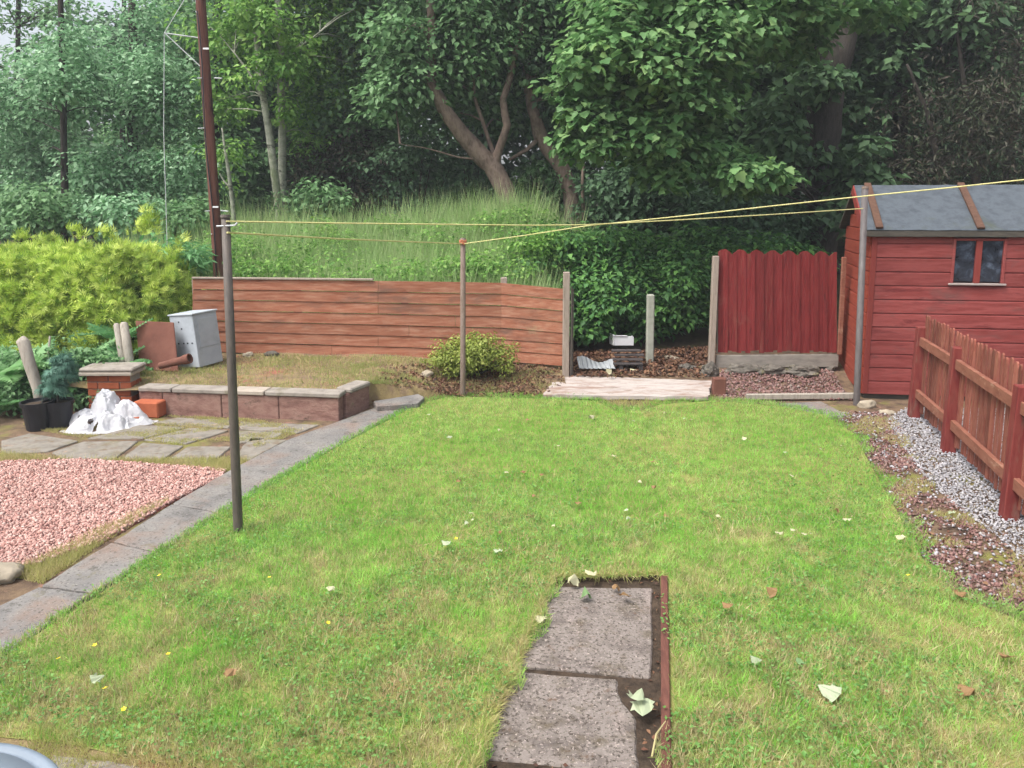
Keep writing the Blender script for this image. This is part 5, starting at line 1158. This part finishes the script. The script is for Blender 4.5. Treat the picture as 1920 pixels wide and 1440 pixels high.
for i, (px, Y, lb_) in enumerate([(470, 22, 'dim tree deep in the wood left of the birches'), (300, 24, 'dim tree deep in the wood above the golden hedge end'), (120, 26, 'dim tree deep in the wood above the hedge at the far left')]):
    darktree(px, Y, .07, 10, [reg(px, 330, Y, 130, 110, 1.2, 50, .65, 90), reg(px, 170, Y, 120, 110, 1.4, 40, .7, 80)], lb_, 90 + i, 'midgreen', 'barkdark', .2, ntw=30)
# --- shrubs under the trees
def bush(px, py, Y, rpx, rpz, ry, n, cr, nl, label, leafm, seed, tmpl=LEAF, size=.09, name='bush', cat='bush', group='bushes under the trees', **kw):
    b = gpt(px, Y, -.05); t_ = thing(name, label, cat, b, group)
    o, cs = crown('foliage', [reg(px, py, Y, rpx, rpz, ry, n, cr, nl)], tmpl, size, leafm, t_, seed, **kw)
    m = M(); g = np.random.default_rng(seed)
    for c in cs[g.permutation(len(cs))[:26]]:
        m.tube([b + Vector((g.normal() * .12, g.normal() * .08, 0)), b.lerp(Vector(c), .5) + Vector((0, 0, .08)), Vector(c)], [.02, .014, .006], 5, cap=False)
    build('stems', m, MT['bark'], t_); return t_
bush(640, 330, 14.6, 110, 75, .5, 40, .34, 90, 'dull grey green bush behind the tall grass left of the middle', 'brownthicket', 101)
bush(780, 320, 14.4, 100, 80, .5, 40, .34, 90, 'dark brownish bush left of the leaning trunk foot', 'ivydark', 102)
bush(880, 345, 14.8, 70, 55, .5, 24, .3, 80, 'shady bush directly behind the leaning trunk foot', 'ivydark', 103)
bush(1015, 350, 14.2, 60, 60, .4, 24, .28, 80, 'small fresh bush between the two leaning trunks', 'midgreen', 104)
bush(1200, 380, 13.2, 110, 60, .6, 44, .34, 95, 'dark bush right of the second leaning trunk', 'ivydark', 105, size=.11)
bush(1360, 420, 13, 110, 60, .6, 44, .34, 95, 'dark bush above the left half of the red panel', 'ivydark', 106, size=.11)
bush(1460, 410, 13.6, 60, 60, .4, 24, .3, 90, 'shady bush beside the thick sycamore trunk', 'ivydark', 107, size=.11)
bush(1680, 400, 14.5, 120, 60, .5, 40, .36, 90, 'shady bush behind the shed roof', 'ivydark', 108, size=.12)
bush(590, 390, 13.4, 60, 40, .5, 20, .26, 80, 'low green bush at the foot of the birches', 'midgreen', 109)
bush(360, 420, 12.6, 60, 50, .5, 26, .26, 80, 'leafy green bush behind the telegraph pole foot', 'midgreen', 110)
bush(330, 500, 10.4, 60, 55, .5, 30, .2, 70, 'soft green bush between the hedge and the plank fence', 'fern', 111, NARROW, .11)
bush(60, 400, 12.5, 120, 40, .6, 40, .3, 90, 'green bush just behind the golden hedge at the left', 'midgreen', 112)
bush(220, 410, 12.5, 90, 36, .6, 30, .3, 90, 'green bush just behind the golden hedge, near its raised tuft', 'hazewillow', 113)
# --- ivy and bramble bank in the gap
g = np.random.default_rng(120)
ivy_r = [reg(1180, 560, 10.9, 140, 70, .35, 70, .2, 85), reg(1280, 540, 11, 90, 90, .4, 50, .2, 85), reg(1120, 490, 11.3, 90, 60, .4, 44, .22, 85), reg(1240, 470, 11.6, 130, 45, .5, 50, .24, 85),
         reg(1330, 480, 11.4, 60, 60, .4, 26, .22, 80), reg(1060, 470, 11.6, 70, 50, .4, 30, .22, 70), reg(1450, 490, 11.5, 110, 40, .4, 40, .24, 85), reg(1000, 500, 11.2, 60, 26, .4, 18, .2, 60), reg(1100, 590, 10.7, 60, 50, .25, 26, .17, 80)]
o, _ = crown('undergrowth', ivy_r, LEAF, .085, 'brambleleaf', None, 121, (0, 0, 0), up=.9); tag(o, kind='stuff')
# --- tall grass bank
def zf(x, y): return np.array([hgt(a, b) for a, b in zip(x, y)])
bank = [Vector((-5.2, 9.75, 0)), Vector((.42, 9.75, 0)), Vector((.62, 10.8, 0)), Vector((1.3, 13.0, 0)), Vector((-6.5, 13.2, 0))]
nm = blades(bank, 60000, 130, .4, 1.0, .016, lean=.45, zf=zf, tall=True)
nm2 = blades(bank, 16000, 131, .8, 1.3, .012, lean=.3, zf=zf, tall=True, weight=lambda x, y: np.clip(.3 + .7 * np.exp(-((x + .8) / 1.1) ** 2), 0, 1))
# seed heads: feathery tufts at the tips of the tall stems
gg = np.random.default_rng(132); n = 2600; x, y = sample_poly(bank, n, gg, (), lambda x, y: np.clip(.35 + .65 * np.exp(-((x + .8) / 1.2) ** 2), 0, 1)); z = zf(x, y) + .75 + .5 * gg.random(n)
nm2.inst(SPRAY[0], SPRAY[1], frames(gg.normal(size=(n, 3)), np.array([0, 0, 1]) + gg.normal(size=(n, 3)) * .3), np.stack([x, y, z], 1), np.stack([.07 + .04 * gg.random(n), .16 + .1 * gg.random(n), .1 * np.ones(n)], 1))
for v_, l_, n_ in zip(nm2.V, nm2.L, nm2.N): nm.V.append(v_); nm.L.append(l_ + nm.nv); nm.N.append(n_); nm.nv += len(v_)
tag(nm.build('tall_grass', MT['tallgrass']), kind='stuff')
o, _ = crown('bank_weeds', [reg(930, 425, 12.2, 60, 26, .4, 20, .22, 60), reg(1000, 425, 12.4, 50, 34, .4, 22, .24, 60), reg(760, 430, 12.3, 70, 20, .4, 14, .22, 50), reg(440, 460, 11.6, 70, 26, .4, 22, .22, 60), reg(620, 440, 12.2, 80, 18, .4, 14, .2, 50), reg(480, 500, 10.6, 130, 22, .4, 24, .2, 50), reg(700, 508, 10.3, 160, 14, .3, 20, .18, 45), reg(900, 500, 10.5, 90, 22, .3, 26, .18, 50), reg(1010, 470, 11.3, 70, 40, .5, 34, .2, 60), reg(960, 430, 12.4, 60, 30, .4, 18, .22, 50), reg(820, 455, 11.6, 60, 24, .4, 10, .2, 40), reg(600, 470, 11.5, 90, 20, .4, 12, .2, 40)], LEAF, .06, 'fresh', None, 133, (0, 0, 0), up=.9); tag(o, kind='stuff')

# --- golden hedge
hb = Vector((-5.2, 8.6, 0)); hedge = thing('conifer_hedge', 'long golden green conifer hedge along the left boundary', 'hedge', hb)
hx0, hx1 = -8.4, -4.05
def hedge_surf(u_, v_, g):   # u along, v 0 bottom front .. 1 over the top
    x = hx0 + (hx1 - hx0) * u_; end = np.clip((x - (hx1 - .75)) / .75, 0, 1)
    top = 1.36 - .5 * end ** 2.2 + .05 * np.sin(x * 5) ; yf = 8.8 + .15 * (x - hx0) / (hx1 - hx0) + .45 * end ** 2; dpt = 1.1 - .45 * end
    a = v_ * (pi * .75); hh = np.where(v_ < .6, v_ / .6, 1.0)
    z = np.where(v_ < .6, top * (.12 + .88 * (v_ / .6) ** .9), top + .02 * np.sin(v_ * 30))
    y = np.where(v_ < .6, yf + .22 * (v_ / .6) ** 2, yf + .22 + (v_ - .6) / .4 * dpt)
    nz = np.where(v_ < .6, .25 + .3 * hh, 1.0); ny = np.where(v_ < .6, -1.0, -.15)
    return np.stack([x, y, z], -1), unit(np.stack([.35 * end, ny, nz], -1))
g = np.random.default_rng(140); nb = 1700; u_, v_ = g.random(nb), g.random(nb) ** .8
cpt, cn = hedge_surf(u_, v_, g); cpt += cn * (.075 * g.normal(size=(nb, 1)))
per = 62; idx = np.repeat(np.arange(nb), per); n = len(idx); e = unit(g.normal(size=(n, 3))); rr2 = (.1 * (.6 + .7 * g.random(nb)))[idx] * g.random(n) ** .5
off = e * rr2[:, None]; pos = cpt[idx] + off
nm = NM().inst(SPRAY[0], SPRAY[1], frames(g.normal(size=(n, 3)) + cn[idx] * .5, e * .5 + cn[idx] * .9 + np.array([.2, 0, .35]) + g.normal(size=(n, 3)) * .35), pos, .07 + .07 * g.random(n))
# leading shoots standing above the trimmed top, one taller tuft
for (px, py, hgt_) in ((265, 415, .28), (255, 425, .2), (275, 425, .2), (150, 432, .14), (330, 455, .16), (45, 436, .1), (205, 434, .12)):
    c = P(px, py + 18, 8.9); k = 26
    tt = g.random(k); q = np.array(c)[None] + np.stack([g.normal(size=k) * .04 + .1 * tt * (1 if px > 250 else -.4), g.normal(size=k) * .04, tt * hgt_], 1)
    nm.inst(SPRAY[0], SPRAY[1], frames(g.normal(size=(k, 3)), np.array([.25, 0, .9]) + g.normal(size=(k, 3)) * .3), q, .1 + .05 * g.random(k))
nm.build('foliage', MT['hedge'], hedge)
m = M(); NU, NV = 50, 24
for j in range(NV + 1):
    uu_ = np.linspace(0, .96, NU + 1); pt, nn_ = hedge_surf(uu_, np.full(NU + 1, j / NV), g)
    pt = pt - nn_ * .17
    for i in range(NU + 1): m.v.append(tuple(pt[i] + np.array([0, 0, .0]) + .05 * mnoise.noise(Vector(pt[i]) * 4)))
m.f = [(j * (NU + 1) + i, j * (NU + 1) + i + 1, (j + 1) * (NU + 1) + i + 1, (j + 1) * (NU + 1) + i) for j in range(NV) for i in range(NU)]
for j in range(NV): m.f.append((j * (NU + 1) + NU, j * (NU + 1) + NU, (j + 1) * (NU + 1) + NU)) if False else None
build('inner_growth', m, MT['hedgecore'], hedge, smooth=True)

# --- ferns
def frond_t():
    v = [(0, 0, 0)]; f = []
    n = 13
    for k in range(1, n):
        y = k / n; l = .34 * math.sin(pi * min(1, y * .8 + .18)) * (1 - y) ** .4; z = -.35 * y * y
        w_ = .03
        for s in (-1, 1):
            b = len(v); v += [(0, y - w_, z), (s * l, y + .08, z - .05), (s * l * .5, y + .07 + w_, z - .0), (0, y + w_, z)]
            f.append((b, b + 1, b + 2, b + 3) if s > 0 else (b + 3, b + 2, b + 1, b))
    b = len(v); v += [(-.012, 0, 0), (.012, 0, 0), (.004, 1, -.35), (-.004, 1, -.35)]; f.append((b, b + 1, b + 2, b + 3)); return v, f
FROND = frond_t()
def fern(c, n, L, label, matn, seed, spread=.55, face=(0, -1)):
    g = np.random.default_rng(seed); c = Vector(c); t_ = thing('fern', label, 'fern', c, 'ferns in front of the hedge')
    az = g.random(n) * 2 * pi; el = spread + .35 * g.random(n)
    tip = np.stack([np.cos(az) * (1 - el * .55), np.sin(az) * (1 - el * .55), el + .35], 1); nr = np.stack([-np.cos(az) * .6, -np.sin(az) * .6, np.full(n, .8)], 1) + g.normal(size=(n, 3)) * .15
    pos = np.array(c)[None] + g.normal(size=(n, 3)) * np.array([.05, .05, 0])
    NM().inst(FROND[0], FROND[1], frames(nr, tip), pos, L * (.6 + .5 * g.random(n))).build('fronds', MT[matn], t_); return t_
ferns = [((195, 640, 8.35), 15, .6, 'fern', 'leafy fern left of the grey stakes behind the pier'), ((222, 596, 8.7), 13, .4, 'fern', 'fern arching over the two grey stakes'), ((160, 670, 8.2), 14, .55, 'fern', 'low spreading fern just left of the brick pier'),
         ((20, 640, 7.7), 15, .6, 'fernpale', 'pale fern at the left edge above the black pots'), ((70, 660, 7.9), 12, .5, 'fern', 'fern directly behind the grey leaning stake'), ((10, 720, 7.5), 12, .45, 'fern', 'low dark fern at the left edge beside the pots'), ((130, 640, 8.2), 12, .5, 'fernpale', 'pale fern between the black pots and the pier')]
for i, ((px, py, Y), n, L, mt, lb_) in enumerate(ferns):
    q = P(px, py, Y); fern((q.x, q.y, q.z - L * .6), n, L, lb_, mt, 150 + i)
o, _ = crown('weeds', [reg(20, 740, 7.6, 70, 30, .25, 26, .13, 60), reg(150, 690, 8.1, 70, 50, .2, 30, .14, 60), reg(60, 700, 7.9, 80, 50, .2, 30, .14, 60), reg(150, 745, 7.75, 40, 20, .1, 8, .1, 40)], LEAF, .05, 'midgreen', None, 160, (0, 0, 0)); tag(o, kind='stuff')
c = P(112, 700, 7.72); t_ = thing('potted_conifer', 'small blue green conifer growing in the right black pot', 'conifer', (pB.x, pB.y, .24))
crown('foliage', [reg(108, 705, pB.y + .02, 18, 34, .1, 12, .07, 60), reg(118, 680, pB.y + .02, 12, 24, .08, 6, .06, 50), reg(98, 735, pB.y, 14, 12, .07, 5, .06, 50)], SPRAY, .065, 'bluefir', t_, 161, up=.3)
build('stem', M().tube([Vector((pB.x, pB.y, .22)), Vector((pB.x, pB.y, .45)), Vector((pB.x - .01, pB.y, .6))], [.012, .01, .005], 6), MT['bark'], t_)
a = Vector((pA.x - .02, pA.y, .22)); b_ = P(58, 700, pA.y)
# shrub
c = P(886, 690, 8.85); c.z = bedz(c.x, c.y) - .02; t_ = thing('yellow_shrub', 'rounded yellow green shrub in front of the plank fence', 'shrub', c)
o, cs = crown('foliage', [reg(884, 662, 8.85, 58, 30, .3, 60, .11, 90), reg(842, 676, 8.8, 30, 20, .2, 18, .09, 70), reg(935, 668, 8.85, 30, 24, .2, 16, .09, 60), reg(890, 630, 8.85, 30, 14, .2, 8, .08, 50)], LEAF, .034, 'yellowshrub', t_, 170, up=.6)
m = M(); g = np.random.default_rng(171)
for q in cs[g.permutation(len(cs))[:40]]: m.tube([c, c.lerp(Vector(q), .5) + Vector((0, 0, .03)), Vector(q)], [.012, .008, .003], 5, cap=False)
build('stems', m, MT['bark'], t_)

# ------------------------------------------------------------------ fallen leaves and flowers on the lawn
def leaf_mesh(name, seed, curl, fold):
    g = random.Random(seed); v, f = LOBED; m = M()
    mm = [(x * (1 + g.uniform(-.12, .12)), y - .5, (abs(x) * fold) + curl * (y - .5) ** 2 + g.uniform(-.1, .1)) for x, y, z in v]
    m.add(mm, f); me = bpy.data.meshes.new(name); me.from_pydata(m.v, [], m.f); me.update(); return me
LM = {}
for mt in ('fallengreen', 'fallenyellow', 'fallenbrown', 'fallenlive'):
    for k, (cu, fo) in enumerate(((.5, .25), (1.2, .5), (.3, .1), (1.6, -.6))):
        me = leaf_mesh('leaf', hash(mt) % 97 + k if False else k * 7 + len(mt), cu, fo); me.materials.append(MT[mt]); LM[mt, k] = me
def fleaf(px, py, size, mt, k, label, z=.07, rz=None, tilt=.3, group='fallen leaves'):
    o = bpy.data.objects.new('fallen_leaf', LM[mt, k]); COL.objects.link(o); o.location = G(px, py, z)
    o.rotation_euler = (random.uniform(-tilt, tilt), random.uniform(-tilt, tilt), random.uniform(0, 6.28) if rz is None else rz); o.scale = (size * .78,) * 3
    tag(o, label, 'leaf', group)
named = [(1553, 1297, .12, 'fallengreen', 2, 'large pale green leaf lying on the bare lawn at lower right', .07), (1205, 1330, .13, 'fallengreen', 2, 'large pale green leaf lying beside the broken slab corner', .06), (1196, 1312, .1, 'fallengreen', 1, 'pale green leaf overlapped by the large one by the broken slab', .075),
         (835, 1022, .075, 'fallengreen', 1, 'whitish curled leaf in the middle of the lawn, left one of a pair', .08), (932, 1034, .075, 'fallengreen', 0, 'whitish leaf in the middle of the lawn, right one of a pair', .08),
         (1013, 1163, .085, 'fallenyellow', 2, 'pale yellow leaf on the left edge of the upper slab', .05), (1073, 1091, .09, 'fallenyellow', 3, 'dry curled cream leaf at the top edge of the upper slab', .06), (1104, 1079, .085, 'fallenyellow', 1, 'second dry cream leaf standing against the turf edge', .07),
         (1098, 1116, .09, 'fallenlive', 3, 'folded green leaf on the upper slab', .05), (1170, 1122, .09, 'fallenbrown', 1, 'ragged brown leaf on the upper slab', .045), (1155, 1103, .06, 'fallenbrown', 3, 'small dark brown curled leaf behind the ragged brown one', .045),
         (1445, 1108, .075, 'fallenbrown', 3, 'orange brown leaf on the lawn right of the edging board', .08), (1363, 1140, .075, 'fallenbrown', 1, 'reddish brown curled leaf nearest the edging board', .08), (1462, 1003, .065, 'fallenyellow', 1, 'small cream curled leaf at the right middle of the lawn', .08),
         (1587, 976, .075, 'fallenyellow', 0, 'beige flat leaf on the lawn toward the red chippings', .08), (1783, 962, .07, 'fallengreen', 0, 'pale leaf on the red chippings beside the white gravel', .03), (430, 1268, .07, 'fallenbrown', 1, 'dark brown leaf alone on the lower left lawn', .08),
         (183, 1272, .075, 'fallengreen', 2, 'grey green leaf at the bottom left of the lawn', .08), (619, 1106, .06, 'fallenyellow', 0, 'small pale leaf in the left middle of the lawn', .08), (1416, 1240, .07, 'fallengreen', 3, 'crumpled pale leaf in a dark gap of the lower right lawn', .06),
         (1885, 1238, .085, 'fallenbrown', 1, 'brown leaf at the right edge of the lawn', .06), (1815, 1298, .09, 'fallenbrown', 3, 'dry twisted brown leaf at the lower right', .06), (842, 823, .07, 'fallengreen', 1, 'pale leaf at the back left of the lawn', .08),
         (1110, 783, .07, 'fallenyellow', 3, 'cream curled leaf near the bare patch by the pale board', .07), (1150, 858, .07, 'fallenyellow', 1, 'cream leaf in the back middle of the lawn', .08), (980, 888, .06, 'fallenbrown', 1, 'brown leaf in the back left middle of the lawn', .08),
         (1500, 1242, .05, 'fallenlive', 0, 'small green leaf on the worn lower right lawn', .07), (1395, 822, .06, 'fallenyellow', 2, 'pale fleck like leaf near the back right of the lawn', .08), (1083, 944, .06, 'fallenbrown', 0, 'light brown leaf in the centre of the lawn', .08),
         (935, 690, .11, 'fallengreen', 3, 'large pale leaf standing at the foot of the yellow shrub', .17), (995, 688, .1, 'fallenyellow', 1, 'large cream leaf right of the yellow shrub', .16), (1140, 697, .1, 'fallenyellow', 3, 'cream leaf behind the pale board, left one', .16), (1187, 695, .11, 'fallenyellow', 0, 'cream leaf behind the pale board, right one', .17),
         (1650, 803, .06, 'fallenyellow', 2, 'pale leaf on the red chippings near the shed', .03), (1690, 1012, .07, 'fallenyellow', 1, 'cream leaf where the lawn meets the red chippings', .06), (1800, 1118, .08, 'fallenbrown', 1, 'brown leaf at the edge of the lower chippings', .05)]
for px, py, s_, mt, k, lb_, z in named: fleaf(px, py, s_, mt, k, lb_, z)
g = random.Random(77)
for i in range(44):
    px = g.uniform(800, 1640); py = g.uniform(770, 1010)
    if px > 1500 and py < 830: continue
    fleaf(px, py, g.uniform(.028, .05), g.choice(['fallengreen', 'fallenyellow', 'fallenyellow', 'fallenbrown']), g.randint(0, 3), 'tiny scrap of fallen leaf lost in the back half of the lawn', .075, group='tiny leaf scraps on the lawn')
pm = bpy.data.meshes.new('buttercup'); mm = M()
for k in range(5):
    a_ = 2 * pi * k / 5; ca, sa = math.cos(a_), math.sin(a_)
    mm.add([(0, 0, 0), (ca * .5 - sa * .42, sa * .5 + ca * .42, .25), (ca, sa, .42), (ca * .5 + sa * .42, sa * .5 - ca * .42, .25)], [(0, 1, 2, 3)])
pm.from_pydata(mm.v, [], mm.f); pm.update(); pm.materials.append(MT['petal'])
for px, py in ((315, 1227), (232, 1330), (197, 1291), (178, 1210), (110, 1235), (505, 1083), (299, 1079), (1703, 1079), (855, 1010), (615, 1168)):
    o = bpy.data.objects.new('buttercup', pm); COL.objects.link(o); o.location = G(px, py, .085); o.scale = (.0125,) * 3; o.rotation_euler = (random.uniform(-.4, .4), random.uniform(-.4, .4), random.uniform(0, 6))
    tag(o, 'small yellow buttercup flower dotted in the lawn', 'flower', 'buttercups in the lawn')
# dry stalks at the edging
a, b_ = G(1222, 1420, .05), G(1248, 1352, .09)
solo('dry_stalk', M().tube([a, a.lerp(b_, .5) + Vector((-.01, 0, .02)), b_], [.004, .004, .002], 5), MT['drygrass'], 'thin dry straw stalk leaning on the edging board', 'stalk')

# ------------------------------------------------------------------ thin volume added to lift the blacks like veiling window glass
t = NT('veil_haze_volume'); pv_ = t.n('VolumePrincipled'); pv_.inputs['Color'].default_value = (.88, .94, 1, 1); pv_.inputs['Density'].default_value = VEIL_HAZE; pv_.inputs['Anisotropy'].default_value = .2
t.l(pv_.outputs[0], t.out.inputs['Volume'])
m = M().box((-95, -13, -1.2), (190, 0, 0), (0, 158, 0), (0, 0, 24))
tag(build('veil_haze', m, t.m, None, (0, 0, 0)), kind='stuff')
